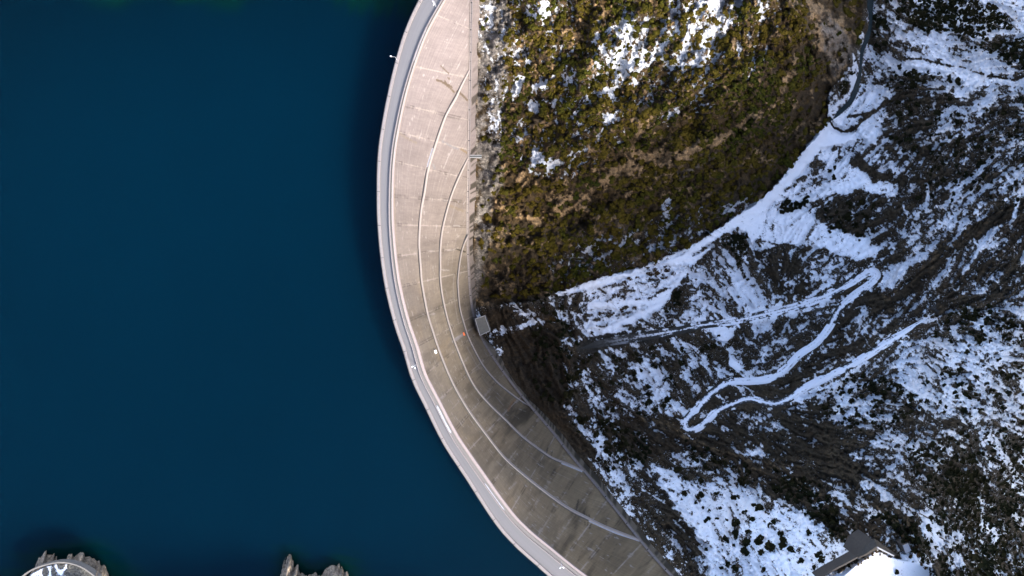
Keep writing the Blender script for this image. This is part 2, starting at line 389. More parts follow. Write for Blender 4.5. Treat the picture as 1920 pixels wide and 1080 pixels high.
# streak direction field (degrees in the picture, y down) and line-integral-convolved noise
dirs = [(950,200,90),(1100,200,110),(1250,300,-25),(1400,200,-40),(1540,100,70),(1450,300,-35),(1750,250,-38),(1700,420,-42),(1700,500,-42),(1900,500,-52),(1600,450,-35),(1300,700,50),(1400,850,28),(1250,800,25),(1600,900,38),(1800,900,42),(1750,720,35),(1150,950,60),(1750,60,12),(1780,130,14),(1250,540,-22),(1100,800,58),(1000,450,95),(1500,650,-35),(1650,640,-38),(1850,650,30),(1400,500,60),(1450,980,60),(1000,700,50),(1250,1000,58)]
dxy = [(a, b_) for a, b_, _ in dirs]; th = np.radians([2 * c for *_, c in dirs])
c2, s2 = coarse(TPS(dxy, np.cos(th), 0.02)), coarse(TPS(dxy, np.sin(th), 0.02))
ang = 0.5 * np.arctan2(s2, c2) + (fbm(GX, GY, 45, 3, 71) - 0.5) * 1.6
ca, sa = np.cos(ang), np.sin(ang)
def lic(scale, steps, seed):
    acc = np.zeros_like(GX)
    for sgn in (1, -1):
        x, y = GX.copy(), GY.copy()
        for k in range(steps):
            acc += vnoise(x / scale, y / scale, seed) + 0.6 * vnoise(x / scale * 2.1, y / scale * 2.1, seed + 5)
            x += sgn * ca * scale * 0.9; y += sgn * sa * scale * 0.9
    return rank01(acc)
L1 = lic(2.4, 3, 3); L2 = lic(6, 3, 13); L3 = lic(15, 3, 33); L4 = lic(5.0, 9, 53); L5 = lic(11.0, 7, 63); RG = rank01(1 - np.abs(L5 - 0.5) * 2 + 0.5 * (1 - np.abs(L4 - 0.5) * 2))
F1 = rank01(fbm(GX, GY, 22, 5, 81, 0.65)); F2 = rank01(fbm(GX, GY, 70, 4, 91)); F3 = rank01(fbm(GX, GY, 7, 3, 101, 0.7)); F0 = rank01(fbm(GX, GY, 3.6, 2, 111, 0.7))

# ---- snow cover map (0..1) painted region by region
cov = np.full(GX.shape, 0.42)
tanm = np.zeros(GX.shape); oliv = np.zeros(GX.shape); grey = np.zeros(GX.shape); dark = np.zeros(GX.shape); umb = np.zeros(GX.shape); rough = np.ones(GX.shape)
def poly(arr, val, pts, soft=3, warp=1, amt=1.0):
    X, Y = ((GX, GY), (WX, WY), (SX, SY))[warp]
    p = np.array(pts); x0, y0 = p.min(0) - 25; x1, y1 = p.max(0) + 25
    i0, i1 = np.searchsorted(ys, [y0, y1]); j0, j1 = np.searchsorted(xs, [x0, x1])
    x, y = X[i0:i1, j0:j1], Y[i0:i1, j0:j1]
    d = polydist(x, y, list(pts) + [pts[0]]); d = np.where(inpoly(x, y, pts), d, -d)
    m = smooth(-soft, soft, d) * amt; a = arr[i0:i1, j0:j1]; a += (val - a) * m
def stroke(arr, val, pts, w, soft=3, warp=2, amt=1.0):
    X, Y = ((GX, GY), (WX, WY), (SX, SY))[warp]
    p = np.array(pts); x0, y0 = p.min(0) - 25 - w; x1, y1 = p.max(0) + 25 + w
    i0, i1 = np.searchsorted(ys, [y0, y1]); j0, j1 = np.searchsorted(xs, [x0, x1])
    d = w / 2 - polydist(X[i0:i1, j0:j1], Y[i0:i1, j0:j1], pts)
    m = smooth(-soft, soft, d) * amt; a = arr[i0:i1, j0:j1]; a += (val - a) * m

SLOPE = [(860,-60),(1625,-60),(1622,0),(1612,60),(1590,130),(1555,170),(1550,230),(1500,290),(1465,335),(1425,375),(1340,432),(1280,470),(1200,500),(1120,522),(1040,548),(1000,565),(900,575),(870,575)]
# right-hand side regions
poly(cov, 0.70, [(1640,-60),(2100,-60),(2100,190),(1920,150),(1800,170),(1700,150),(1640,130)], 14)
poly(cov, 0.88, [(1640,105),(1700,115),(1760,125),(1820,140),(1900,150),(1920,130),(1920,155),(1850,160),(1760,140),(1680,130)], 6)
poly(cov, 0.8, [(1870,20),(1930,-20),(1930,60),(1890,70)], 8)
poly(cov, 0.36, [(1650,185),(1720,165),(1800,170),(1930,160),(1930,360),(1850,400),(1700,400),(1600,330),(1650,280)], 10)
poly(cov, 0.22, [(1650,220),(1740,210),(1760,300),(1700,330),(1655,290)], 10)
poly(cov, 0.6, [(1790,330),(1850,340),(1850,400),(1800,420),(1770,400)], 8)
poly(cov, 0.66, [(1880,330),(1925,300),(1925,400),(1890,410)], 6)
poly(cov, 0.62, [(1750,250),(1800,210),(1850,190),(1860,210),(1800,260),(1760,300)], 6)
poly(cov, 0.40, [(1650,600),(1700,540),(1800,450),(1930,400),(1930,560),(1800,570)], 10)
poly(cov, 0.60, [(1540,740),(1600,700),(1750,600),(1930,560),(1930,820),(1800,830),(1700,800),(1600,790)], 12)
poly(cov, 0.74, [(1650,690),(1760,640),(1930,620),(1930,760),(1820,760),(1700,740)], 12)
poly(cov, 0.8, [(1500,760),(1560,745),(1590,760),(1570,790),(1520,775)], 5)
poly(cov, 0.85, [(1590,740),(1610,745),(1640,770),(1630,785),(1600,765)], 4)
poly(cov, 0.50, [(1700,780),(1930,780),(1930,1100),(1760,1100),(1740,980),(1680,880)], 12)
poly(cov, 0.30, [(1740,850),(1840,880),(1900,980),(1860,1000),(1780,930)], 12)
poly(cov, 0.85, [(1830,950),(1860,980),(1880,1010),(1870,1020),(1840,985)], 4)
# middle: valley tongue, islands, cliffs
poly(cov, 0.30, [(1560,380),(1600,330),(1700,360),(1800,400),(1740,470),(1640,540),(1560,560),(1500,520),(1480,470)], 10)
poly(cov, 0.60, [(1480,468),(1560,482),(1610,492),(1600,520),(1560,545),(1500,552),(1488,520)], 6)
poly(cov, 0.10, [(1404,462),(1432,466),(1500,476),(1520,520),(1500,560),(1470,555),(1440,515)], 4)
poly(cov, 0.72, [(1300,500),(1335,480),(1372,478),(1395,470),(1412,505),(1440,545),(1480,565),(1535,548),(1560,555),(1540,578),(1440,598),(1350,605),(1290,615),(1255,603),(1300,560),(1288,530)], 4)
poly(cov, 0.36, [(1080,640),(1300,625),(1400,645),(1400,700),(1330,735),(1280,790),(1150,780),(1090,720)], 8)
poly(cov, 0.90, [(1480,345),(1540,288),(1568,275),(1600,300),(1625,330),(1690,352),(1680,368),(1620,355),(1560,370),(1522,382),(1545,402),(1585,430),(1650,465),(1640,482),(1600,488),(1560,478),(1530,462),(1480,456),(1428,464),(1418,448),(1445,395)], 3)
poly(cov, 0.25, [(1500,380),(1530,375),(1570,395),(1620,430),(1630,450),(1560,430),(1530,405)], 6)
poly(cov, 0.62, [(1510,300),(1560,300),(1560,340),(1520,370),(1490,360)], 6)
poly(cov, 0.85, [(1638,213),(1646,275),(1612,257),(1610,235)], 2, 2)
poly(cov, 0.78, [(1558,233),(1575,243),(1592,240),(1640,203),(1660,188),(1690,172),(1650,160),(1620,158),(1606,175),(1590,205)], 2, 2)
poly(cov, 0.62, [(1700,438),(1765,425),(1745,468),(1725,500),(1700,490)], 5)
stroke(cov, 0.72, [(1785,405),(1745,450),(1700,492),(1672,530)], 16, 6)
poly(cov, 0.74, [(1072,606),(1098,566),(1150,560),(1235,572),(1238,590),(1200,612),(1115,640),(1086,622)], 4)
poly(cov, 0.97, [(1545,222),(1562,236),(1580,248),(1600,250),(1606,263),(1575,272),(1542,278),(1512,312),(1492,337),(1470,358),(1442,390),(1428,440),(1408,462),(1400,436),(1380,430),(1350,450),(1322,478),(1296,500),(1272,535),(1245,572),(1200,600),(1150,618),(1105,640),(1140,612),(1185,590),(1228,572),(1160,574),(1060,582),(1060,572),(1150,562),(1225,560),(1262,532),(1285,500),(1240,498),(1200,512),(1130,540),(1050,556),(1042,548),(1120,520),(1200,498),(1300,450),(1345,418),(1390,385),(1440,345),(1500,280)], 2.5, 2)
poly(cov, 0.8, [(1060,572),(1060,552),(1130,532),(1230,500),(1290,498),(1265,532),(1220,562),(1150,566)], 4)
for p, w_ in (([(1300,480),(1350,448),(1385,428)], 5), ([(1210,505),(1290,470)], 3), ([(1340,455),(1370,440)], 6), ([(1455,400),(1500,335),(1540,285)], 3), ([(1425,450),(1470,462),(1530,466)], 3)):
    stroke(cov, 0.42, p, w_, 2)
# ground beside the dam toe
poly(cov, 0.03, [(895,585),(960,570),(1030,562),(1062,590),(1080,640),(1092,700),(1060,760),(1110,850),(1160,900),(1130,905),(1080,850),(1000,765),(940,690)], 8)
for pts in ([(1010,575),(1050,560),(1062,575),(1020,600)],):
    poly(cov, 0.35, pts, 6)
poly(cov, 0.40, [(1000,600),(1030,566),(1060,556),(1110,552),(1100,600),(1060,612)], 14)
for p in ([(965,592),(1010,585),(1060,574)], [(1000,570),(1060,560),(1120,548)], [(1010,604),(1060,600),(1090,592)]): stroke(cov, 0.5, p, 9, 8)
poly(cov, 0.52, [(912,628),(935,618),(985,602),(1005,585),(1012,595),(985,618),(945,632),(925,640)], 4)
poly(cov, 0.72, [(922,640),(935,650),(946,668),(944,682),(934,672),(924,655)], 3)
poly(cov, 0.5, [(1048,628),(1078,640),(1080,668),(1062,672),(1046,650)], 5)
poly(cov, 0.50, [(1055,686),(1100,690),(1105,735),(1066,732)], 6)
poly(cov, 0.55, [(1125,665),(1150,672),(1158,712),(1178,716),(1165,750),(1150,740),(1130,700)], 5)
poly(cov, 0.82, [(1180,690),(1208,662),(1238,702),(1270,758),(1298,768),(1285,782),(1240,776),(1200,762),(1232,742),(1222,712),(1196,708)], 5)
poly(cov, 0.68, [(1252,694),(1300,715),(1322,730),(1296,752),(1276,742)], 5)
poly(cov, 0.62, [(1258,632),(1312,650),(1362,706),(1340,716),(1290,682),(1268,670)], 5)
poly(cov, 0.98, [(1332,618),(1350,612),(1376,614),(1380,625),(1362,642),(1345,640)], 2, 2)
poly(cov, 0.98, [(1364,654),(1384,650),(1396,688),(1384,695),(1370,688)], 2, 2)
poly(cov, 0.9, [(1113,798),(1124,794),(1143,808),(1146,816),(1138,832),(1126,848),(1121,866),(1117,866),(1120,845),(1114,820)], 2.5, 2)
poly(cov, 0.7, [(1098,774),(1105,778),(1100,784)], 2)
poly(cov, 0.12, [(1290,800),(1350,772),(1400,752),(1480,762),(1560,740),(1560,790),(1600,830),(1580,870),(1500,860),(1440,880),(1380,860),(1290,840)], 8)
poly(cov, 0.12, [(1290,750),(1340,728),(1430,722),(1500,690),(1560,600),(1640,530),(1690,590),(1600,660),(1470,745),(1400,738),(1330,765)], 4)
poly(cov, 0.40, [(1600,580),(1680,560),(1690,600),(1640,630),(1580,650)], 5)
poly(cov, 0.55, [(1380,770),(1440,765),(1480,800),(1450,820),(1400,800)], 8)
poly(cov, 0.20, [(1080,760),(1280,790),(1300,840),(1200,860),(1150,850)], 10)
poly(cov, 0.45, [(1100,860),(1180,880),(1300,1000),(1330,1100),(1260,1100),(1200,1000)], 8)
poly(cov, 0.24, [(1225,900),(1290,985),(1325,1040),(1335,1090),(1290,1080),(1240,1000)], 10)
poly(cov, 0.92, [(1165,905),(1178,915),(1182,935),(1172,930)], 3)
poly(cov, 0.88, [(1220,880),(1300,895),(1365,900),(1420,950),(1500,962),(1560,1000),(1602,1040),(1545,1090),(1335,1090),(1318,1020),(1290,972),(1245,930)], 7)
poly(cov, 0.80, [(1395,835),(1430,832),(1440,855),(1400,850)], 5)
poly(cov, 0.6, [(1380,895),(1470,930),(1480,960),(1400,940)], 6)
poly(cov, 0.12, [(1440,850),(1500,875),(1560,880),(1640,900),(1700,950),(1720,990),(1690,1010),(1640,980),(1600,1020),(1560,1000),(1500,940),(1440,920),(1400,880)], 8)
poly(cov, 0.70, [(1590,890),(1640,905),(1720,960),(1760,1000),(1730,1000),(1690,960),(1620,920)], 4)
poly(cov, 0.72, [(1545,912),(1580,925),(1600,950),(1575,945)], 4)
poly(cov, 0.90, [(1725,960),(1765,985),(1760,1060),(1740,1030),(1728,1000)], 5)
poly(cov, 0.99, [(1553,1085),(1600,1058),(1640,1034),(1678,1046),(1740,1064),(1750,1100),(1560,1110)], 2, 2)
poly(cov, 0.9, [(1685,1035),(1720,1045),(1722,1056),(1688,1050)], 3)
stroke(cov, 0.06, [(1925,385),(1870,410),(1810,440),(1755,490),(1705,540),(1650,585)], 24, 7)
stroke(cov, 0.05, [(1480,790),(1520,845),(1570,872),(1650,885)], 26, 8)
stroke(cov, 0.1, [(1690,110),(1720,110),(1760,118),(1810,128),(1850,142),(1900,150),(1925,140)], 5, 2)
stroke(cov, 0.0, [(1553,223),(1562,238),(1580,247),(1598,243),(1640,208),(1658,194)], 5, 1.5)
stroke(cov, 0.1, [(1590,220),(1640,212),(1660,192),(1700,176),(1740,178)], 6, 3)
stroke(cov, 0.05, [(1600,300),(1640,330),(1700,335),(1740,345)], 14, 6)
stroke(cov, 0.1, [(1565,305),(1590,280),(1615,300),(1640,340)], 10, 5)
for p, w_ in (([(1738,345),(1741,375),(1728,395),(1718,415)], 7), ([(1918,352),(1906,380),(1900,406)], 9), ([(1602,128),(1600,158),(1582,190),(1554,206)], 7), ([(1693,385),(1700,400)], 6), ([(1500,658),(1540,640)], 4)):
    stroke(cov, 0.95, p, w_, 2.5)
cov = np.where((cov > 0.15) & (cov < 0.75), cov - 0.09 - 0.16 * (F2 - 0.5), cov)
for p, w_ in (([(1482,785),(1515,825),(1540,868),(1570,880)], 8), ([(1925,430),(1860,480),(1800,540),(1755,585)], 12), ([(1250,690),(1290,738),(1312,770)], 7), ([(1240,640),(1285,680),(1340,722)], 7),
    ([(1185,662),(1150,720),(1112,765)], 9), ([(1480,600),(1550,615),(1600,655)], 9), ([(1770,470),(1710,560),(1660,620)], 9), ([(1690,350),(1730,400),(1700,450)], 8), ([(1650,280),(1700,300),(1760,290),(1830,250)], 10),
    ([(1100,770),(1160,810),(1230,835),(1330,850)], 12), ([(1620,700),(1680,760),(1750,790),(1840,800)], 9), ([(1600,790),(1680,840),(1760,900)], 10), ([(1380,660),(1400,690),(1370,712)], 10), ([(1740,380),(1800,360),(1850,330)], 9),
    ([(1360,900),(1420,905),(1500,960)], 9), ([(1860,560),(1925,520)], 9), ([(1560,420),(1620,445),(1680,440)], 9), ([(1200,850),(1225,920),(1285,990)], 12), ([(1780,720),(1850,760),(1925,790)], 6), ([(1500,880),(1580,900),(1700,990)], 14)):
    stroke(cov, 0.06, p, w_, 6, 1, 0.9)
# sunlit slope with its remaining snow patches
cov = cov + (0.80 - cov) * np.clip(np.maximum(smooth(1935, 2050, WX), np.maximum(smooth(-40, -190, WY), smooth(1110, 1230, WY))), 0, 1)  # unseen ground beyond the frame made snowy to bounce light into the valley
poly(cov, 0.02, SLOPE, 4, 2)
poly(cov, 0.30, [(905,0),(965,0),(960,120),(940,260),(905,240)], 10, amt=0.6)
poly(cov, 0.17, [(950,-30),(1460,-30),(1440,120),(1300,210),(1180,260),(1060,330),(965,320)], 14)
poly(cov, 0.50, [(1150,30),(1230,30),(1340,-20),(1385,30),(1325,130),(1280,140),(1230,110),(1180,155),(1130,165),(1110,120),(1190,80),(1130,60)], 12)
poly(cov, 0.72, [(1290,10),(1345,-10),(1370,30),(1325,70),(1320,125),(1285,130),(1270,60)], 8)
for pts in ([(985,8),(1030,-5),(1032,30),(995,40)], [(1155,138),(1185,108),(1215,90),(1230,110),(1200,135),(1168,150)], [(1120,178),(1140,160),(1162,162),(1150,185),(1130,190)],
            [(998,160),(1030,148),(1040,135),(1042,142),(1028,165),(1005,168)], [(955,178),(972,140),(985,145),(972,182)], [(995,195),(1012,192),(1010,212),(992,212)], [(1015,190),(1045,184),(1040,200)],
            [(1058,183),(1070,182),(1066,195)], [(1128,215),(1150,210),(1150,222),(1132,228)], [(1078,215),(1088,232),(1108,220),(1100,235),(1082,238)], [(1018,243),(1034,242),(1030,258)],
            [(958,262),(985,242),(998,235),(990,250),(970,268)], [(995,325),(1000,285),(1012,285),(1008,310)], [(1018,290),(1032,296),(1048,302),(1030,320),(1014,305)], [(1360,10),(1395,-5),(1390,18)], [(1420,20),(1440,8),(1432,40)],
            [(1375,95),(1392,80),(1396,92),(1385,108)], [(1405,60),(1412,66),(1404,72)], [(900,12),(925,8),(948,22),(935,22)], [(940,30),(952,60),(946,62)], [(1172,145),(1190,140),(1196,158),(1178,160)]):
    poly(cov, 0.88, pts, 4, 2)
for pts in ([(1242,382),(1256,370),(1262,400),(1250,418),(1240,400)], [(1020,500),(1048,490),(1040,512)], [(1110,396),(1152,392),(1120,404)], [(1185,450),(1205,440),(1190,462)], [(1085,430),(1110,445),(1105,455)], [(1250,448),(1270,445),(1262,458)], [(1320,410),(1345,400),(1335,425)]):
    poly(cov, 0.62, pts, 5, 2)
poly(cov, 0.22, [(1080,440),(1300,400),(1420,360),(1340,430),(1200,495),(1060,535),(1030,500)], 12)

# ---- ground colour fields
poly(oliv, 1.0, SLOPE, 4, 2)
poly(tanm, 0.34, SLOPE, 6, 2)
poly(grey, 1.0, [(890,-60),(955,-60),(958,60),(945,160),(940,300),(925,420),(905,520),(888,560)], 9)
poly(umb, 0.8, [(945,-10),(975,60),(960,170),(935,260),(930,230),(945,120)], 8)
poly(tanm, 0.9, [(955,80),(985,70),(1000,110),(970,120)], 8)
poly(tanm, 0.9, [(1100,322),(1125,300),(1160,305),(1200,290),(1260,283),(1310,270),(1345,255),(1385,232),(1425,205),(1420,222),(1360,262),(1310,288),(1240,312),(1180,318),(1140,330)], 6)
for p in ([(925,296),(940,320),(975,338),(1000,350)], [(935,385),(960,400),(985,410),(1020,412),(1055,402),(1100,390)], [(1075,320),(1095,335),(1115,362)], [(1035,400),(1050,375),(1080,368),(1110,375)], [(1190,230),(1210,200),(1215,190)], [(1060,45),(1080,70),(1100,90)], [(1265,60),(1280,90)], [(1045,455),(1065,440)], [(1130,345),(1180,300),(1200,255),(1212,230)], [(1440,190),(1480,150),(1500,90)]):
    stroke(tanm, 0.95, p, 9, 5, 1)
stroke(grey, 0.7, [(1270,330),(1310,310),(1340,290)], 8, 4, 1)
poly(tanm, 1.0, [(1500,-20),(1545,15),(1585,40),(1598,90),(1570,140),(1550,100),(1528,60)], 6)
poly(grey, 0.75, [(1535,40),(1560,30),(1590,60),(1600,95),(1560,140),(1552,100)], 5)
poly(umb, 1.0, [(1535,130),(1562,145),(1552,170),(1549,225),(1500,275),(1520,200)], 6)
poly(dark, 0.5, [(900,430),(1000,420),(1200,400),(1420,330),(1460,330),(1340,430),(1200,500),(1040,545),(900,575)], 12)  # shade of the opposite mountain put into the lower slope's ground colour
poly(umb, 1.0, [(905,585),(1010,560),(1040,600),(1090,700),(1060,750),(1100,850),(1000,760),(940,680)], 12)
poly(umb, 0.7, [(1100,700),(1300,800),(1300,860),(1150,860),(1080,780)], 12)
poly(umb, 0.9, [(1290,830),(1400,850),(1500,880),(1600,960),(1700,1000),(1740,1060),(1700,1020),(1560,1000),(1480,930),(1400,890)], 8)
poly(umb, 0.6, [(1640,540),(1760,480),(1860,410),(1930,400),(1930,460),(1800,540),(1700,580)], 10)
for p in ([(1200,785),(1260,800),(1330,842),(1400,856),(1450,870)], [(1390,878),(1450,880),(1500,876)], [(1240,765),(1300,800)], [(1480,890),(1540,930)], [(1660,560),(1720,520),(1790,450),(1850,415)], [(1590,945),(1640,950),(1700,985)]):
    stroke(tanm, 0.5, p, 7, 4, 1)
# dark bare earth ring and tracks at the toe of the dam
stroke(dark, 0.9, [(905,575),(960,572),(1010,566),(1060,560)], 10, 5)
poly(umb, 0.3, [(900,550),(1000,545),(1060,545),(1050,565),(950,580)], 8)
stroke(grey, 0.25, [(915,545),(960,560),(1030,560),(1090,545)], 12, 6)
# snow free road surface and stream bed (dark)
poly(cov, 0.0, [(1085,640),(1120,628),(1200,622),(1300,610),(1340,600),(1300,622),(1240,640),(1170,648),(1120,660),(1085,660)], 3, 2, amt=0.85)
poly(dark, 1.0, [(1080,640),(1120,628),(1200,620),(1350,600),(1300,622),(1240,640),(1170,650),(1120,664),(1080,662)], 3, 2)

# clean edges next to roads
ROADPTS = [(1085,655),(1118,646),(1160,638),(1210,630),(1270,620),(1320,609),(1370,603),(1430,590),(1490,576),(1540,558),(1590,533),(1622,513),(1640,509),(1644,519),(1625,537),(1595,558),(1572,582),(1556,612),(1532,642),(1500,664),(1472,692),(1442,710),(1405,715),(1372,716),(1340,733),(1312,760),(1290,784),(1284,796),(1292,805),(1310,802),(1328,786),(1348,768),(1375,757),(1402,748),(1425,752),(1452,757),(1478,748),(1500,733),(1540,712),(1585,690),(1630,664),(1680,632),(1725,604),(1752,588)]
RC = catmull(ROADPTS, 420)
road_d = polydist(GX, GY, [tuple(p) for p in RC[::3]])
RIV = [(1640,-160),(1634,-40),(1632,0),(1628,60),(1614,100),(1609,150),(1597,187),(1572,212),(1556,223)]
RV = catmull(RIV, 120)
riv_d = polydist(GX, GY, [tuple(p) for p in RV[::3]])

# ---- combine
snow_n = 0.20 * L1 + 0.14 * L2 + 0.34 * L4 + 0.34 * L5 + 0.26 * F1 + 0.22 * F3 + 0.26 * F0
snow_n = rank01(snow_n)
snow = (cov - snow_n) * 2.3 + 0.5
snow = np.where(cov > 0.93, np.maximum(snow, 0.95 + 0 * snow), snow)
snow = np.where(cov < 0.035, -0.2, snow)
left = GX < 860
snow = np.where(left & ((WY < -40) | (WY > 1160)), (0.15 + 0.75 * smooth(-12, 25, Zl_ := np.clip(coarse(lake_z), -150, 260)) - snow_n) * 2.3 + 0.5, np.where(left, -0.5, snow))  # unseen lake shores made snowy as well, for bounce light

relief = (L4 - 0.5) * 7.0 + (L5 - 0.5) * 9.0 + (L2 - 0.5) * 3.0 + (L3 - 0.5) * 4.0 + (L1 - 0.5) * 1.5 + (F2 - 0.5) * 8
flat = smooth(0.75, 0.97, cov)                       # deep snow lies smooth
slope_area = inpoly(GX, GY, SLOPE)
relief = np.where(slope_area, (F1 - 0.5) * 7 + (F3 - 0.5) * 3 + (F2 - 0.5) * 22 + (L5 - 0.5) * 4, relief * (1 - 0.85 * flat) * 0.62)
cliffy = np.zeros(GX.shape); poly(cliffy, 1.0, [(1490,60),(1600,60),(1600,140),(1549,225),(1490,285),(1500,180)], 15)
relief = relief + cliffy * (L2 - 0.5) * 8
edge = smooth(0, 40, GX - np.interp(GY, Ec[:, 1], Ec[:, 0]))
relief *= 0.25 + 0.75 * edge
relief *= 1 - 0.85 * inpoly(GX, GY, [(1553,1095),(1600,1058),(1640,1032),(1680,1043),(1750,1062),(1760,1110)])
roadm = 1 - smooth(9, 22, road_d); rivm = 1 - smooth(8, 18, riv_d)
# road bench: height follows the smooth hill, cut flat across
Zr = Zh + relief * (1 - roadm) * (1 - rivm)
Zr = Zr - rivm * 4.0 - (1 - smooth(3, 9, polydist(GX, GY, [(1552,222),(1562,238),(1580,246),(1598,242)]))) * 5
bench = smooth(6, 9, road_d) * (1 - smooth(9, 30, road_d)) * 1.8
Zr = Zr + bench * (L3 - 0.3) * 2
tdist = polydist(GX, GY, [(1553,1100),(1600,1058),(1640,1030),(1680,1043),(1755,1064),(1775,1110)]); tin = inpoly(GX, GY, [(1553,1100),(1600,1058),(1640,1030),(1680,1043),(1755,1064),(1775,1110)])
Zr = np.where(tin, Zr + (-1.0 - Zr) * smooth(0, 5, tdist), Zr)
# lake side rock relief
lnr = np.abs(vnoise((GX + 0.25 * GY) / 5.5, GY / 60, 201) - 0.5) * 2; lnr2 = vnoise((GX + 0.25 * GY) / 2.4, GY / 22, 211)
Zlk = Zl + ((lnr - 0.5) * 5.5 + (lnr2 - 0.5) * 3) * smooth(-60, -20, Zl) + (F2 - .5) * 4
# terrace with a curved kerb in the lower left corner
terr = inpoly(GX, GY, [(40,1090),(60,1075),(85,1062),(110,1056),(135,1058),(160,1067),(185,1085),(190,1100),(40,1100)])
Zlk = np.where(terr, -6.0, Zlk)
# keep the lake free away from the photographed rocks
Zlk = np.where((GX > 225) & (GX < 500) & (GY > 950) & (GY < 1085), np.minimum(Zlk, -30), Zlk)
Zlk = np.where((GY > -2) & (GY < 1010), np.minimum(Zlk, -24), Zlk)
Zlk = np.where((GX > 690) & (GY > 900) & (GY < 1110), np.minimum(Zlk, -30), Zlk)
# join lake side, dam trench and hill side
xE = np.interp(GY, Ec[:, 1], Ec[:, 0]); xO = np.interp(GY, Oc[:, 1], Oc[:, 0])
endf = smooth(-190, -330, GY) if False else np.clip(np.maximum((-GY - 190) / 120, (GY - 1240) / 100), 0, 1)
tr = smooth(2, 9, xE - GX); zE_row = np.interp(GY, Ec[:, 1], zFc)
trench = np.minimum(Zr, zE_row - 12) - 6 - 0.8 * np.clip(xE - GX, 0, 60)
Zc = Zr * (1 - tr) + np.maximum(trench, -235) * tr
lk = smooth(-6, 8, xO - 6 - GX)
Z = Zc * (1 - lk) + np.minimum(Zlk, np.where((GY > -60) & (GY < 1120), 30, 400)) * lk
mid = 0.5 * (xE + xO)
Zend = np.where(GX < mid, Zlk, Zr) * 1.0
wmid = smooth(-60, 60, GX - mid); Zend = Zlk * (1 - wmid) + Zr * wmid
Z = Z * (1 - endf) + Zend * endf
HZ = Z

def ter_z(x, y):
    x = np.atleast_1d(x).astype(float); y = np.atleast_1d(y).astype(float)
    ix = np.clip(np.searchsorted(xs, x) - 1, 0, len(xs) - 2); iy = np.clip(np.searchsorted(ys, y) - 1, 0, len(ys) - 2)
    tx = (x - xs[ix]) / (xs[ix + 1] - xs[ix]); ty = (y - ys[iy]) / (ys[iy + 1] - ys[iy])
    return (HZ[iy, ix] * (1 - tx) + HZ[iy, ix + 1] * tx) * (1 - ty) + (HZ[iy + 1, ix] * (1 - tx) + HZ[iy + 1, ix + 1] * tx) * ty

def sample(arr, x, y):
    ix = np.clip(np.searchsorted(xs, x), 0, len(xs) - 1); iy = np.clip(np.searchsorted(ys, y), 0, len(ys) - 1); return arr[iy, ix]

A3 = lambda c: np.array(c)[None, None, :]
rockv = (0.3 + 0.5 * L4 * L5 + 0.5 * L1 * L2 + 0.55 * F3 + 0.4 * F1)[..., None]
g = A3((0.036, 0.026, 0.0145)) * rockv
def over(g, m, c, var=None):
    m = np.clip(m, 0, 1)[..., None]; cc = A3(c) * (rockv if var is None else var); return g * (1 - m) + cc * m
g = over(g, umb * (0.4 + 0.6 * F1), (0.030, 0.019, 0.009))
ov = (0.55 + 0.9 * F3)[..., None]
g = over(g, oliv, (0.036, 0.022, 0.007), ov)
tm = np.where(oliv > 0.5, smooth(0.62, 0.80, 0.15 * L4 + 0.45 * F1 + 0.4 * F3 + (tanm - 0.45) * 0.62), tanm * smooth(0.35, 0.7, L1))
g = over(g, tm, (0.19, 0.125, 0.062), (0.6 + 0.75 * L1)[..., None])
g = over(g, grey * smooth(0.15, 0.55, 0.6 * F1 + 0.4 * F3), (0.115, 0.103, 0.09), (0.6 + 0.8 * F3)[..., None])
g = over(g, dark * 0.6, (0.022, 0.021, 0.018))
# lake rocks: pale slabs, and the terrace
g = np.where(left[..., None], A3((0.21, 0.17, 0.125)) * (0.6 + 0.9 * lnr2[..., None] * (0.4 + lnr[..., None])), g)
g = np.where((left & terr)[..., None], A3((0.08, 0.078, 0.068)), g)
snow = np.where(terr & left, (1.2 - np.abs(vnoise(GX / 14, GY / 14, 77) - 0.5) * 5) * (GX < 125) * 0.9, snow)
snow = np.where((Z < -17) & left, -0.5, snow)

rr = 140 + 260 * np.clip((-Z - 20) / 100, 0, 1)
mo = np.maximum(smooth(0, 1, (GX - 1930) / rr), smooth(0, 420, np.maximum(-GX, np.maximum(-GY - 5, GY - 1090))))
fz = S * (D - (Z * (1 - mo) - 60 * mo)) / D            # beyond the picture the plan scale settles to one value
VX, VY, VZ = (GX - 960) * fz, (540 - GY) * fz, Z
ter = mesh("terrain", np.stack([VX, VY, VZ], -1).reshape(-1, 3), gridfaces(*GX.shape), M_ter, shade=True)
attr(ter, 'thin', slope_area * 1.0); attr(ter, 'speck', smooth(0.02, 0.25, cov) * (1 - 0.6 * smooth(0.9, 0.97, cov)) * (~left) * 1.3); attr(ter, "snow", snow); attr(ter, "ground", g.reshape(-1, 3), 'C')
tag(ter, "steep rocky valley sides with patchy snow below and around the dam", "terrain", kind="structure")

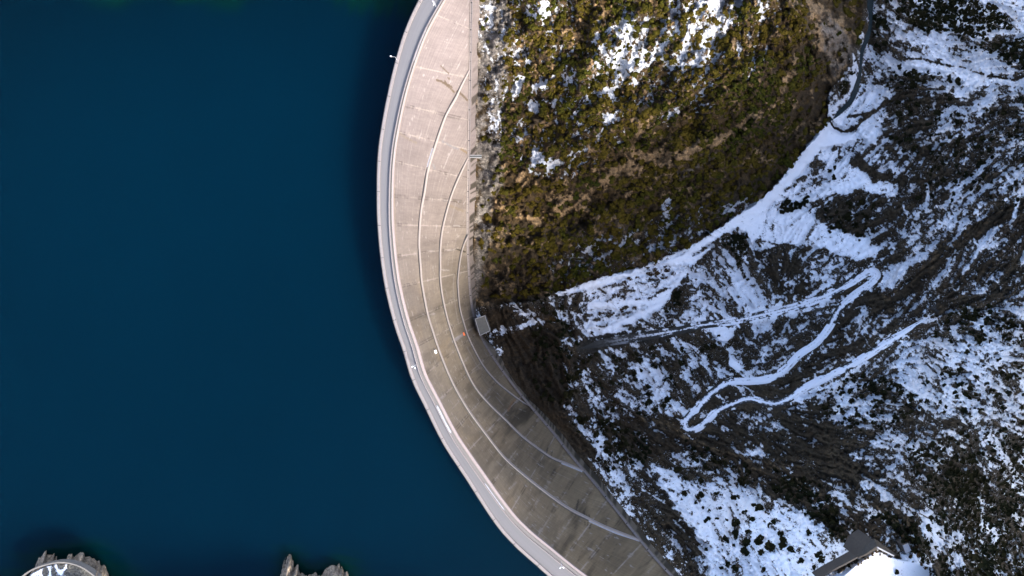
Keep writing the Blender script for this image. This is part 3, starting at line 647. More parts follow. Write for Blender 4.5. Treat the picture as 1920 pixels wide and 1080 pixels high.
# ------------------------------------------------------------------ lake
WZ = -18.0
M_wat, t, b = newmat("deep_lake_water", 0.12)
b.inputs["Subsurface Weight"].default_value = 1.0; b.inputs["Subsurface Radius"].default_value = (1, 1, 1); b.inputs["Subsurface Scale"].default_value = 35.0
b.inputs["IOR"].default_value = 1.33; b.inputs["Specular IOR Level"].default_value = 0.06
sh = getattr_(t, "shallow"); dp = getattr_(t, "murk")
c = mixc(t, noise(t, 0.006, 3, 0.5, geo_pos(t)), (0.00005, 0.0056, 0.0122), (0.00005, 0.0084, 0.0184))
c = mixc(t, dp, c, (0.0001, 0.0027, 0.0052))
c = mixc(t, sh, c, (0.0004, 0.010, 0.008))
t.links.new(c, b.inputs["Base Color"])
bp = N(t, "ShaderNodeBump"); bp.inputs["Strength"].default_value = 0.12; bp.inputs["Distance"].default_value = 0.3
t.links.new(noise(t, 0.5, 4, 0.6, geo_pos(t)), bp.inputs["Height"]); t.links.new(bp.outputs[0], b.inputs["Normal"])
ni = 90
lc = np.linspace(0, 1, 110) ** 1.0
rows = np.linspace(0, NS - 1, 240).astype(int)
Ow = np.stack(P(Oc[rows, 0], Oc[rows, 1], 0.0), 1)[:, :2] - np.stack([nL[rows, 0], -nL[rows, 1]], 1) * 1.2
# world rows: extend straight at both ends
ext0 = np.linspace(2600, 20, 24)[:, None]; ext1 = np.linspace(20, 2600, 24)[:, None]
Ow = np.vstack([Ow[0] + ext0 * np.array([[0.5, 1.0]]), Ow, Ow[-1] + ext1 * np.array([[0.5, -1.0]])])
WXX = Ow[:, 0][:, None] - (np.geomspace(1, 3001, 150) - 1)[None, :]; WYY = np.repeat(Ow[:, 1][:, None], 150, 1)
wpx, wpy = world_to_px(WXX, WYY, WZ)
ix = np.clip(np.searchsorted(xs, wpx) - 1, 0, len(xs) - 2); iy = np.clip(np.searchsorted(ys, wpy) - 1, 0, len(ys) - 2)
tdep = WZ - Zl[iy, ix]
stre = vnoise((wpx + 0.25 * wpy) / 9, wpy / 60, 301)
shal = smooth(22, 2, tdep + (stre - 0.5) * 16) * 0.9
lake = mesh("lake_water", np.stack([WXX, WYY, np.full(WXX.shape, WZ)], -1).reshape(-1, 3), gridfaces(*WXX.shape)[:, ::-1], M_wat, shade=True)
attr(lake, "shallow", shal)
attr(lake, "murk", smooth(500, 1300, np.hypot(wpx - 620, (wpy - 620) * 1.3)) * 0.8)
tag(lake, "deep blue reservoir water held behind the dam", "lake", kind="structure")

kw = catmull([(30,1092),(48,1076),(66,1066),(88,1059),(112,1055),(136,1058),(158,1067),(178,1082),(190,1096)], 60); kn_ = normals(kw)
m = MB(); m.ribbon(np.stack(P(*(kw + kn_ * 1.3).T, np.full(60, -5.0)), 1), np.stack(P(*(kw - kn_ * 1.3).T, np.full(60, -5.0)), 1), 4)
tag(m.build("kerb_wall", simple("pale_kerb", (0.15, 0.14, 0.125), 0.9, 0.3, 1)), "pale curved kerb wall on the rock at the bottom left corner", "wall")
# river in the gorge
rn = normals(RV); rw = np.linspace(10, 6.5, len(RV))[:, None]
m = MB(); zr = ter_z(RV[:, 0], RV[:, 1]); zr = np.convolve(np.pad(zr, 8, 'edge'), np.ones(17) / 17, 'valid') + 1.6
m.ribbon(np.stack(P(*(RV + rn * rw / 2 * 1.3).T, zr), 1), np.stack(P(*(RV - rn * rw / 2 * 1.3).T, zr), 1), 0.6)
M_riv, t, b = newmat("dark_river_water", 0.25)
t.links.new(mixc(t, noise(t, 0.4, 4, 0.6, geo_pos(t)), (0.010, 0.016, 0.018), (0.03, 0.04, 0.042)), b.inputs["Base Color"]); b.inputs["Specular IOR Level"].default_value = 0.05
tag(m.build("river", M_riv), "dark narrow river curving through the gorge at the top right", "river", kind="structure")

# switchback road under snow
def road_strip(name, C, wpx_, mat, lift, label, cat):
    nn = normals(C); k = 7; Vs = []; z0 = ter_z(C[:, 0], C[:, 1]); ker = np.ones(9) / 9
    z0 = np.convolve(np.pad(z0, 4, 'edge'), ker, 'valid')
    tap = np.clip(np.minimum(np.arange(len(C)) / 10, (len(C) - 1 - np.arange(len(C))) / 26), 0.12, 1)[:, None]
    ww = wpx_ * tap * (0.72 + 0.5 * fbm(np.arange(len(C)) * 1.0, np.zeros(len(C)), 16, 3, 9))[:, None]
    for j in range(k):
        o = (j / (k - 1) - 0.5) * ww; q = C + nn * o
        Vs.append(np.stack(P(q[:, 0], q[:, 1], np.maximum(z0, ter_z(q[:, 0], q[:, 1])) + lift), 1))
    V = np.stack(Vs, 1); o = mesh(name, V.reshape(-1, 3), gridfaces(V.shape[0], k), mat, shade=True)
    ln = np.concatenate([[0], np.cumsum(np.hypot(*np.diff(C, axis=0).T))]) * S * 1.4
    uvl = o.data.uv_layers.new(name="uv"); U = np.stack([np.repeat(ln[:, None], k, 1), np.repeat(np.linspace(-1, 1, k)[None], len(ln), 0)], -1).reshape(-1, 2)
    li = np.empty(len(o.data.loops), np.int32); o.data.loops.foreach_get("vertex_index", li); uvl.data.foreach_set("uv", U[li].astype(np.float32).ravel())
    return tag(o, label, cat, kind="structure")
M_road, t, b = newmat("snowy_road", 0.9)
uv = N(t, "ShaderNodeUVMap").outputs[0]; sp = N(t, "ShaderNodeSeparateXYZ"); t.links.new(uv, sp.inputs[0])
ns = noise(t, 1.0, 5, 0.7, uv, sx=(0.06, 1.6, 1)); nb = noise(t, 0.6, 5, 0.7, geo_pos(t)); big = noise(t, 0.035, 2, 0.5, geo_pos(t))
e = math_(t, 'ABSOLUTE', sp.outputs[1])
cover = math_(t, 'ADD', math_(t, 'MULTIPLY_ADD', ns, 0.9, -0.12), math_(t, 'MULTIPLY_ADD', nb, 1.3, -0.25))
cover = math_(t, 'SUBTRACT', cover, math_(t, 'MULTIPLY', math_(t, 'POWER', e, 2.0), math_(t, 'MULTIPLY_ADD', ramp(t, noise(t, 0.055, 3, 0.6, geo_pos(t)), 0.42, 0.6), 1.3, -0.15)))
cover = math_(t, 'SUBTRACT', cover, math_(t, 'MULTIPLY_ADD', ramp(t, sp.outputs[0], 60.0, 240.0), -0.22, 0.24))
rut = math_(t, 'MULTIPLY', ramp(t, math_(t, 'ABSOLUTE', math_(t, 'SUBTRACT', e, 0.36)), 0.18, 0.02), 0.15)
cover = math_(t, 'SUBTRACT', cover, math_(t, 'ADD', rut, 0.06))
start = ramp(t, sp.outputs[0], 10.0, 75.0)
fac = math_(t, 'MULTIPLY', ramp(t, cover, 0.28, 0.46), start)
c = mixc(t, fac, mixc(t, nb, (0.018, 0.018, 0.016), (0.045, 0.042, 0.036)), mixc(t, ns, (0.58, 0.60, 0.64), (0.80, 0.81, 0.84)))
t.links.new(c, b.inputs["Base Color"])
road_strip("switchback_road", RC, 15.0, M_road, 0.25, "snow covered switchback road zigzagging across the valley slope", "road")

# ------------------------------------------------------------------ the dam
dam = empty("arch_dam", P(760, 540, -180))
tag(dam, "tall curved arch dam of weathered concrete holding back the blue lake", "dam")
NW = 150
wv = np.linspace(0, 1, NW)
FX = Lc[:, None, 0] * (1 - wv) + Fc[:, None, 0] * wv; FY = Lc[:, None, 1] * (1 - wv) + Fc[:, None, 1] * wv
FZ = face_z(FX, FY)
FZ = np.minimum(FZ, -0.5); FZ[:, 0] = -0.3
zend = zFc[:, None] * wv; k_ = (np.clip((np.abs(kn - 12.5) - 9.0) / 1.5, 0, 1))[:, None]
FZ = FZ * (1 - k_) + zend * k_
FZ = np.maximum(FZ, (zFc[:, None]) - 6)
face = mesh("downstream_face", np.stack(P(FX, FY, FZ), -1).reshape(-1, 3), gridfaces(NS, NW), M_face, dam, shade=True)
ARC = np.repeat(arc[:, None], NW, 1)
uvl = face.data.uv_layers.new(name="uv"); li = np.empty(len(face.data.loops), np.int32); face.data.loops.foreach_get("vertex_index", li)
uvl.data.foreach_set("uv", np.stack([ARC, FZ], -1).reshape(-1, 2)[li].astype(np.float32).ravel())
# concrete colour: pink-beige near the crest and left bank, brown-grey patina towards the lower end
pat = TPS([(880,20),(840,100),(800,200),(860,250),(760,350),(830,350),(870,400),(760,470),(840,470),(865,520),(780,540),(840,560),(870,580),(790,600),(830,620),(860,650),(900,650),(820,700),(870,720),(930,720),(850,790),(900,800),(980,790),(900,870),(960,880),(1050,880),(960,940),(1050,960),(1140,960),(1080,1040),(1180,1060),(1020,1000)],
          [0,0,.02,.05,.08,.1,.18,.18,.2,.45,.25,.35,.6,.3,.42,.6,.75,.36,.55,.9,.42,.65,.95,.5,.75,1,.68,.95,1,1,1,.8], 0.01)(FX, FY)
pat = np.clip(pat, 0, 1)
c0 = np.array((0.142, 0.119, 0.113)); c1 = np.array((0.137, 0.112, 0.084)); c2_ = np.array((0.142, 0.108, 0.066))
p3 = pat[..., None]
cc = np.where(p3 < 0.35, c0 + (c1 - c0) * (p3 / 0.35), c1 + (c2_ - c1) * ((p3 - 0.35) / 0.65))
# construction joints (anchors are the matched knots, subdivided) and per block tone
jarc = np.interp([3.3,4.55,5.4,6,7,8,9,10,11,12,13,14,15,16,17,17.6,18.2,18.8,19.4,20,20.6,21.2,21.8,22.4,23], np.arange(nK), np.interp(np.arange(nK), kn, arc))
blk = np.searchsorted(jarc, ARC); lev = np.digitize(-FZ, (50, 95, 140)); lift = np.floor(-FZ / 15.0).astype(int)
rb = RNG.random((64, 8, 16)); tone = 0.90 + 0.2 * rb[blk % 64, lev, 0]
tone2 = 0.93 + 0.14 * RNG.random((64, 40))[blk % 64, np.clip(lift, 0, 39)]
pa = 0.25 + 0.75 * pat
cc = cc * (1 + (tone * tone2 - 1) * pa)[..., None]
wx = FX + 3 * (fbm(FX, FY, 10, 3, 5) - 0.5); wy = FY + 3 * (fbm(FX, FY, 10, 3, 9) - 0.5)
# large soft weather stains running down the face
dn = rank01(fbm(ARC * 1.0, -FZ * 0.16, 9, 4, 301)); dn2 = rank01(fbm(ARC, -FZ * 0.1, 3.2, 4, 311))
cc = cc * (1 - (0.24 * smooth(0.5, 0.95, dn) + 0.24 * smooth(0.5, 0.95, dn2)) * (0.25 + pat))[..., None]
cc = cc + (np.array((0.17, 0.125, 0.075)) - cc) * (0.40 * smooth(0.6, 0.95, rank01(fbm(ARC, -FZ * 0.4, 22, 4, 321))) * smooth(0.1, 0.4, pat))[..., None]
white = np.array((0.25, 0.225, 0.215))
dj = np.min(np.abs(ARC[:, :, None] - jarc[None, None, :]), 2)
jn = fbm(ARC, FZ * 0.5, 7, 4, 401); jm = (1 - smooth(0.1, 0.35, dj + 0.25 * (fbm(ARC, FZ, 1.5, 3, 402) - 0.5))) * smooth(0.42, 0.58, jn) * 0.75
spl = (1 - smooth(0.2, 1.6, dj)) * smooth(0.60, 0.72, fbm(ARC * 0.6, FZ * 1.2, 3.0, 4, 403)) * 0.55; jm = np.maximum(jm, spl)
cc = cc + (white * np.array((1, .95, .88)) * 0.92 - cc) * jm[..., None]
jm = (1 - smooth(0.1, 0.5, np.abs(dj - 0.6))) * smooth(0.47, 0.35, jn) * 0.5
cc = cc * (1 - jm)[..., None]
lf = (-FZ) % 15.0; ln_ = fbm(ARC, FZ, 12, 4, 411)
lm = (1 - smooth(0.2, 0.6, np.abs(lf - 7))) * smooth(0.50, 0.66, ln_) * 0.22
cc = cc + (white * 0.95 - cc) * lm[..., None]
sp_ = fbm(ARC * 0.6, FZ, 2.2, 3, 421); sm = smooth(0.74, 0.82, sp_) * 0.5
cc = cc + (white - cc) * sm[..., None]
def dstain(pts, w, col, amt, soft=1.0):
    global cc
    if col[0] > 0.26: col = tuple(c * 0.42 for c in col)
    if col[0] > 0.2 or col is white: w *= 0.8; amt *= 0.75; soft = 1.6
    amt = amt * np.clip(0.45 + 1.1 * brk, 0, 1)
    pts = [tuple(p) for p in pts]; mk = (FX > min(p[0] for p in pts) - 12) & (FX < max(p[0] for p in pts) + 12) & (FY > min(p[1] for p in pts) - 12) & (FY < max(p[1] for p in pts) + 12)
    d = np.full(FX.shape, 99.0); d[mk] = polydist(wx[mk], wy[mk], pts); m_ = (1 - smooth(w / 2 - soft / 2, w / 2 + soft / 2, d)) * amt
    cc = cc + (np.array(col) - cc) * m_[..., None]
brk = fbm(FX, FY, 3.2, 3, 611)
DK = (0.062, 0.044, 0.024); BL = (0.03, 0.024, 0.014)
for p, w_, c_, a_ in [([(827,123),(841,137)], 2.4, DK, .8), ([(819,150),(833,156),(845,166),(852,173)], 4.0, DK, .9), ([(834,152),(838,157),(848,163)], 3, DK, .85), ([(840,146),(843,148)], 2.5, DK, .8),
    ([(857,172),(863,176),(870,182),(876,188)], 4, DK, .85), ([(748,250),(760,257),(780,268)], 4, (0.30,0.24,0.17), .5), ([(864,279),(876,286)], 4, (0.30,0.22,0.13), .9),
    ([(830,265),(842,271),(850,277),(858,279)], 3.2, (0.30,0.285,0.285), .9), ([(848,279),(842,293),(838,302),(832,316)], 1.8, (0.66,0.6,0.58), .7), ([(836,252),(833,262)], 2, (0.62,0.58,0.56), .7), ([(812,309),(815,315)], 4, (0.30,0.285,0.285), .8),
    ([(832,376),(846,376)], 2.2, white, .8), ([(850,376),(862,382)], 2, DK, .6), ([(840,385),(856,390),(868,396)], 5, (0.30,0.235,0.16), .6), ([(854,380),(848,405),(845,418)], 1.6, white, .5), ([(850,423),(862,424)], 2.2, white, .8), ([(856,467),(864,469),(872,472)], 3, BL, .9), ([(840,470),(852,468)], 2.2, white, .8), ([(828,506),(842,507)], 2.4, white, .8),
    ([(801,470),(815,470)], 1.8, white, .7), ([(806,590),(815,588)], 4, white, .55), ([(851,640),(866,628)], 7, (0.55,0.52,0.54), .75), ([(877,621),(890,613)], 3, white, .7), ([(852,514),(850,540),(852,562),(859,604)], 1.2, white, .7), ([(843,563),(851,560)], 1.4, white, .7),
    ([(876,650),(886,672),(898,690)], 1.4, white, .7), ([(883,700),(898,690)], 1.4, white, .7), ([(869,679),(879,670)], 2.4, white, .6), ([(829,747),(835,741)], 4, white, .6), ([(848,765),(876,741)], 2.2, white, .4), ([(914,748),(918,744)], 4, white, .6), ([(930,744),(945,760)], 1.6, white, .6), ([(952,770),(960,756),(966,750)], 4, (0.45,0.25,0.12), .6), ([(940,782),(950,768)], 2, white, .6), ([(918,807),(926,796)], 3, white, .6),
    ([(933,778),(945,762),(950,752)], 5, BL, .22), ([(957,798),(972,765)], 3, BL, .3), ([(921,825),(935,805)], 4, BL, .25), ([(1027,840),(1024,849)], 2.4, BL, .9), ([(1036,847),(1034,855)], 2.2, BL, .8), ([(1085,937),(1080,958)], 3.0, BL, .95), ([(1095,958),(1096,966)], 2.6, BL, .9), ([(1100,965),(1100,971)], 2, BL, .9), ([(1104,965),(1105,972)], 2.4, BL, .9),
    ([(1096,978),(1096,984)], 1.6, BL, .8), ([(1101,979),(1101,986)], 2, BL, .8), ([(1107,982),(1106,990)], 2, BL, .8), ([(1137,978),(1136,986)], 1.6, BL, .8), ([(1132,982),(1132,986)], 1.4, BL, .7), ([(1155,1005),(1155,1010)], 1.4, BL, .7), ([(1157,1021),(1148,1040),(1133,1058)], 1.2, BL, .5), ([(1105,1010),(1094,1028),(1083,1050)], 1.2, BL, .5), ([(1200,1053),(1214,1032)], 1.5, (0.36,0.24,0.14), .6),
    ([(953,946),(960,934)], 2.2, (0.5,0.36,0.25), .6), ([(955,917),(967,905)], 4, white, .45), ([(977,908),(979,903)], 2, (0.55,0.38,0.26), .7), ([(1046,998),(1050,990)], 2.2, (0.5,0.36,0.25), .8), ([(1044,884),(1052,872)], 2.4, (0.40,0.26,0.14), .6), ([(932,866),(942,872)], 2.2, white, .5), ([(740,350),(741,420),(748,480)], 1.5, (0.50,0.38,0.24), .5)]:
    dstain(p, w_, c_, a_)
# ochre line just under the crest
cc = cc + (np.array((0.19, 0.145, 0.095)) - cc) * ((1 - smooth(1.0, 1.8, np.abs((wv * np.hypot(Fc[:, 0] - Lc[:, 0], Fc[:, 1] - Lc[:, 1])[:, None]) - 1.0))) * 0.45)[..., None]
cc = np.clip(cc, 0.02, 0.8)
attr(face, "concrete", cc.reshape(-1, 3), 'C')

# upstream face and crest structure
def line3(C, z): return np.stack(P(C[:, 0], C[:, 1], z if np.ndim(z) else np.full(len(C), float(z))), 1)
sel = slice(0, NS, 3)
O3 = line3(Oc[sel], 0); off = np.stack([nL[sel, 0], -nL[sel, 1], 0 * nL[sel, 0]], 1)
V = []; prof = [(0, 0.0), (0, -8), (-0.6, -20), (-1.5, -60)]
for dx, dz in prof: V.append(O3 + off * dx + np.array([0, 0, dz]))
V = np.stack(V, 1); up = mesh("upstream_face", V.reshape(-1, 3), gridfaces(V.shape[0], len(prof)), M_conc, dam)

def uvstrip(name, A, B, mat, k=6):
    tt = np.linspace(0, 1, k)[None, :, None]; V = A[:, None] * (1 - tt) + B[:, None] * tt
    o = mesh(name, V.reshape(-1, 3), gridfaces(V.shape[0], k), mat, dam)
    uvl = o.data.uv_layers.new(name="uv"); ln = arc[sel]; wd = np.linalg.norm(A - B, axis=1)
    U = np.stack([np.repeat(ln[:, None], k, 1), tt[..., 0] * wd[:, None]], -1).reshape(-1, 2)
    li = np.empty(len(o.data.loops), np.int32); o.data.loops.foreach_get("vertex_index", li); uvl.data.foreach_set("uv", U[li].astype(np.float32).ravel()); return o
uvstrip("crest_roadway", line3(Ac[sel], 0.0), line3(Bc[sel], 0.0), M_asph)
m = MB(); m.ribbon(line3(Oc[sel] - nL[sel] * 0.3, 0.95), line3(Ac[sel], 0.95), 1.6); par = m.build("lake_parapet", M_conc, dam)
m = MB(); m.ribbon(line3(Oc[sel] + nL[sel] * 1.0, 0.55), line3(Oc[sel] - nL[sel] * 0.3, 0.55), 1.2); m.build("coping", M_conc2, par)
m = MB(); m.ribbon(line3(Bc[sel], 1.25), line3(Bc[sel] - nL[sel] * 1.6, 1.25), 1.6); m.build("inner_parapet", M_conc, dam)
m = MB(); m.ribbon(line3(Bc[sel] - nL[sel] * 1.6, 0.35), line3(Gc[sel], 0.35), 0.8); m.build("gravel_walkway", M_gravel, dam)
lipw = (rest - wg)[sel, None]
m = MB(); m.ribbon(line3(Gc[sel], 0.75), line3(Gc[sel] - nL[sel] * 0.9, 0.75), 1.2); m.build("railing_kerb", M_conc2, dam)
m = MB(); m.ribbon(line3(Gc[sel] - nL[sel] * 0.9, 0.3), line3(Lc[sel] - nL[sel] * 0.3, -0.1), 2.2); m.build("crest_ledge", M_lip, dam)
# joints across the parapet, each a dark slot cap, with small posts projecting over the lake
tick = [(787,4),(765,61),(744,117),(728,180),(716,242),(710,302),(707,360),(708,422),(713,483),(722,541),(736,602),(753,660),(772,715),(797.5,771),(826,823),(858,876),(893.6,922),(932,970),(972,1013),(1015,1053)]
for tx_, ty_ in tick:
    i = int(np.argmin((Oc[:, 0] - tx_) ** 2 + (Oc[:, 1] - ty_) ** 2)); n2d = nL[i]; a = Oc[i] + n2d * 1.6; c_ = Ac[i] - n2d * 0.2
    pa_, pb_ = P(*a, 1.0), P(*c_, 1.0); m = MB(); rz = math.atan2(pb_[1] - pa_[1], pb_[0] - pa_[0]); Lg = math.hypot(pb_[0] - pa_[0], pb_[1] - pa_[1])
    m.box(((pa_[0] + pb_[0]) / 2, (pa_[1] + pb_[1]) / 2, 0.92), (Lg, 0.22, 0.20), rz); m.build("expansion_joint", M_dark, dam)

# galleries along the face
for gi, (G, zg, seg) in enumerate(zip((G1, G2, G3), ZG, ((0, 1), (0, 1), (0, 1)))):
    C = catmull(G, 160); nn = normals(C)
    if nn[80, 0] > 0: nn = -nn
    a = line3(C + nn * 2.9, zg + 0.2); b_ = line3(C - nn * 1.6, zg + 0.2)
    m = MB(); m.ribbon(a, b_, 3.0); fl = m.build("gallery_walkway", M_gal, dam)
    m = MB(); m.ribbon(line3(C - nn * 1.55, zg + 1.0), line3(C - nn * 2.9, zg + 1.0), 5.0); m.build("gallery_parapet", M_galrail, fl)
# toe walkway with its steps and the base block below it
C = Fc; nF = normals(Fc)
if nF[NS // 2, 0] > 0: nF = -nF
zs = zFc
m = MB(); m.ribbon(line3(Fc[sel] + nF[sel] * 0.6, zs[sel] + 0.6), line3(Fc[sel] - nF[sel] * 2.6, zs[sel] + 0.6), 6.0); toe = m.build("toe_walkway", M_galrail, dam)
m = MB()
for s_ in (0.9, -2.7):
    q = Fc[sel] + nF[sel] * s_; m.ribbon(line3(q + nF[sel] * 0.35, zs[sel] + 1.5), line3(q - nF[sel] * 0.35, zs[sel] + 1.5), 1.2)
m.build("toe_handrail", M_conc, toe)
for i in range(60, NS - 40, 9):
    m = MB(); a = P(*(Fc[i] + nF[i] * 0.4), zs[i] + 0.75); c_ = P(*(Fc[i] - nF[i] * 2.3), zs[i] + 0.75); rz = math.atan2(c_[1] - a[1], c_[0] - a[0])
    if i % 27 == 6: m.box(((a[0] + c_[0]) / 2, (a[1] + c_[1]) / 2, a[2]), (math.dist(a, c_), 0.5, 0.3), rz)
    else: m.box(((a[0] + c_[0]) / 2, (a[1] + c_[1]) / 2, a[2]), (math.dist(a, c_), 0.14, 0.12), rz)
    m.build("step", M_dark, toe)
# base block: slopes from the toe walkway to the rock
NB = 14; wb = np.linspace(0, 1, NB); bx = (Fc - nF * 2.6)[:, None] * (1 - wb)[None, :, None] + Ec[:, None] * wb[None, :, None]
crag = (fbm(arc[:, None] + 0 * wb, wb * 3 + 0 * arc[:, None], 5, 3, 501) - 0.5)
bz = (zs + 0.2)[:, None] - wb[None] * 7.5 + crag * wb * 4
blkE = ((arc / 9.0).astype(int) % 2)[:, None]; bx = bx.copy(); bx[:, :, 0] += (RNG.random(200)[(arc / 6.5).astype(int)][:, None] - 0.5) * 2.2 * wb
bV = np.stack(P(bx[..., 0], bx[..., 1], bz), -1)
skirt = bV[:, -1:].copy(); skirt[:, :, 2] -= 22; bV = np.concatenate([bV, skirt], 1)
base = mesh("base_block", bV.reshape(-1, 3), gridfaces(NS, NB + 1), M_face, dam)
uvl = base.data.uv_layers.new(name="uv"); li = np.empty(len(base.data.loops), np.int32); base.data.loops.foreach_get("vertex_index", li)
U = np.stack([np.repeat(arc[:, None], NB + 1, 1), bV[..., 2]], -1).reshape(-1, 2); uvl.data.foreach_set("uv", U[li].astype(np.float32).ravel())
pb = np.interp(Fc[:, 1], [0, 350, 520, 620, 700, 1100], [0.0, 0.1, 0.5, 0.75, 0.9, 0.9])[:, None, None]
bc = (c0 * 0.9) * (1 - pb) + np.array((0.115, 0.095, 0.068)) * pb; bc = np.repeat(bc, NB + 1, 1)
AW = arc[:, None] + np.concatenate([wb, [1.1]])[None] * 3.2
stn = vnoise(AW / 1.35, 0 * AW + 3.3, 511) * 0.65 + vnoise(AW / 3.7, 0 * AW + 8.1, 521) * 0.35
wide = vnoise(AW / 22, 0 * AW, 531)
act = np.interp(Fc[:, 1], [100, 170, 420, 640, 700, 760, 1050], [0, 0.85, 1, .7, .9, 1, .85])[:, None]
sm = smooth(0.47, 0.55, stn - np.interp(Fc[:, 1], [500, 700], [0.06, 0])[:, None] + 0.12 * (wide - 0.4)) * act
wbb = np.concatenate([wb, [1.0]])[None]; sm = sm * smooth(0.0, 0.15, wbb - 0.25 * vnoise(AW / 2, 0 * AW, 541))
bc = bc + (np.array((0.018, 0.015, 0.009)) - bc) * (sm * 0.92)[..., None]
attr(base, "concrete", bc.reshape(-1, 3), 'C')

# snow lying on walkways
def snow_band(C, z, w_, label, cat="snow strip"):
    n_ = normals(C); wv_ = (0.2 + 1.3 * fbm(np.arange(len(C)) * 1.0, np.zeros(len(C)), 5, 4, 7))[:, None] * w_
    wv_[0] = wv_[-1] = 0.3
    m = MB(); m.ribbon(line3(C + n_ * wv_ / 2, z), line3(C - n_ * wv_ / 2, z), 0.3); o = m.build("snow_strip", M_snow)
    return tag(o, label, cat, kind="stuff")
def part_of(G, p0, p1, n=60, shift=0.0):
    C = catmull(G, 400); i0 = int(np.argmin(((C - np.array(p0)) ** 2).sum(1))); i1 = int(np.argmin(((C - np.array(p1)) ** 2).sum(1)))
    q = C[min(i0, i1):max(i0, i1)][:: max(1, abs(i1 - i0) // n)]; nn = normals(q); return q + nn * shift * (1 if nn[len(nn) // 2, 0] < 0 else -1)
snow_band(part_of(G1, (811,276), (800,315)), ZG[0] + 0.75, 5.2, "bright snow strip on the upper gallery near the footbridge")
snow_band(part_of(G1, (1104,977), (1202,1017)), ZG[0] + 0.75, 4.0, "long snow strip at the lower end of the upper gallery")
snow_band(part_of(G2, (1052,869), (1094,885)), ZG[1] + 0.75, 3.4, "short snow strip at the lower end of the middle gallery")
GG = (Gc + Bc) / 2
def seg_of(C, p0, p1):
    i0 = int(np.argmin(((C - np.array(p0)) ** 2).sum(1))); i1 = int(np.argmin(((C - np.array(p1)) ** 2).sum(1))); return C[min(i0, i1):max(i0, i1):2]
snow_band(seg_of(GG, (815,762), (845,815)), 0.75, 4.6, "white snow strip beside the crest road, mid lower dam")
snow_band(seg_of(GG, (905,907), (948,957)), 0.75, 2.0, "thin snow strip beside the crest road further down")
snow_band(seg_of(GG, (806,55), (778,118)), 0.75, 2.0, "thin snow strip beside the crest road near the top edge")

# ------------------------------------------------------------------ small things on and by the dam
def z_face(x, y): return float(face_z(np.array([x]), np.array([y]))[0])
# valve house at the toe
vz = -163.0
vc = [(891,598),(909,592),(919,620),(900,629)]
vh = empty("valve_house", P(905, 611, vz)); tag(vh, "flat roofed grey concrete valve house against the foot of the dam", "building")
def prism(pts, z0, z1, mat, name, parent, grow=0.0):
    cx = sum(p[0] for p in pts) / len(pts); cy = sum(p[1] for p in pts) / len(pts); V = []
    for z in (z0, z1):
        for x, y in pts:
            q = P(cx + (x - cx) * (1 + grow), cy + (y - cy) * (1 + grow), z1); V.append((q[0], q[1], z))
    n = len(pts); F = [tuple(range(n))[::-1], tuple(range(n, 2 * n))] + [(i, (i + 1) % n, n + (i + 1) % n, n + i) for i in range(n)]
    o = mesh(name, V, F, mat, parent)
    bm = bmesh.new(); bm.from_mesh(o.data); bmesh.ops.recalc_face_normals(bm, faces=bm.faces); bm.to_mesh(o.data); bm.free(); return o
prism(vc, vz - 20, vz - 0.6, M_conc2, "wall", vh)
prism(vc, vz - 0.6, vz, M_conc2, "roof", vh, 0.03)
m = MB()
for (x0, y0), (x1, y1) in zip(vc, vc[1:] + vc[:1]):
    a, b_ = P(x0, y0, vz), P(x1, y1, vz); m.box(((a[0] + b_[0]) / 2, (a[1] + b_[1]) / 2, vz + 0.3), (math.dist(a, b_), 0.45, 0.6), math.atan2(b_[1] - a[1], b_[0] - a[0]))
m.build("roof_edge", simple("roof_edge_concrete", (0.36, 0.35, 0.33), 0.9, 0.2, 1), vh)
# footbridge from the toe walkway to the left bank rock
fb = empty("footbridge", P(890, 294, -94)); tag(fb, "slim grey footbridge from the dam toe walkway to the rock bank", "footbridge")
a, b_ = P(881, 293.5, -93.0), P(903, 294, -93.4); m = MB(); cx, cy = (a[0] + b_[0]) / 2, (a[1] + b_[1]) / 2; Lg = math.dist(a, b_)
m.box((cx, cy, -93.2), (Lg, 1.3, 0.25)); m.build("deck", M_gal, fb)
for s_ in (-1, 1):
    m = MB(); m.tube((a[0], cy + s_ * 0.75, -92.0), (b_[0], cy + s_ * 0.75, -92.0), 0.14)
    for k in range(7): m.tube((a[0] + Lg * k / 6, cy + s_ * 0.75, -93.1), (a[0] + Lg * k / 6, cy + s_ * 0.75, -92.0), 0.06)
    m.build("railing", M_metal, fb)
# lamp posts
def lamp(px, py, ang, label, two=False):
    o = empty("lamp_post", P(px, py, 0.9)); tag(o, label, "lamp post")
    x, y, z = P(px, py, 0.9); m = MB(); m.tube((x, y, z - 0.6), (x, y, z + 5.0), 0.13, 0.09); m.build("pole", M_metal, o)
    for k in ((0, 1) if two else (0,)):
        aa = math.radians(ang + k * 90); ex, ey = x + math.cos(aa) * (1.1 if two else 2.4), y + math.sin(aa) * (1.1 if two else 2.4)
        m = MB(); m.tube((x, y, z + 4.8), (ex, ey, z + 5.2), 0.07); m.build("arm", M_metal, o)
        m = MB(); m.box((ex, ey, z + 5.15), (0.95, 0.5, 0.22), aa, 0.8); m.build("lamp_head", M_white, o)
lamp(744.5, 113, 170, "thin lamp post on the lake parapet, its arm reaching over the water")
lamp(817.5, 12.5, 150, "white headed lamp post beside the crest road near the top edge", True)
lamp(779.5, 684, 200, "white headed lamp post at the narrow middle part of the crest road", True)
lamp(1052, 1054.5, 230, "white headed lamp post beside the wide lower end of the crest road", True)
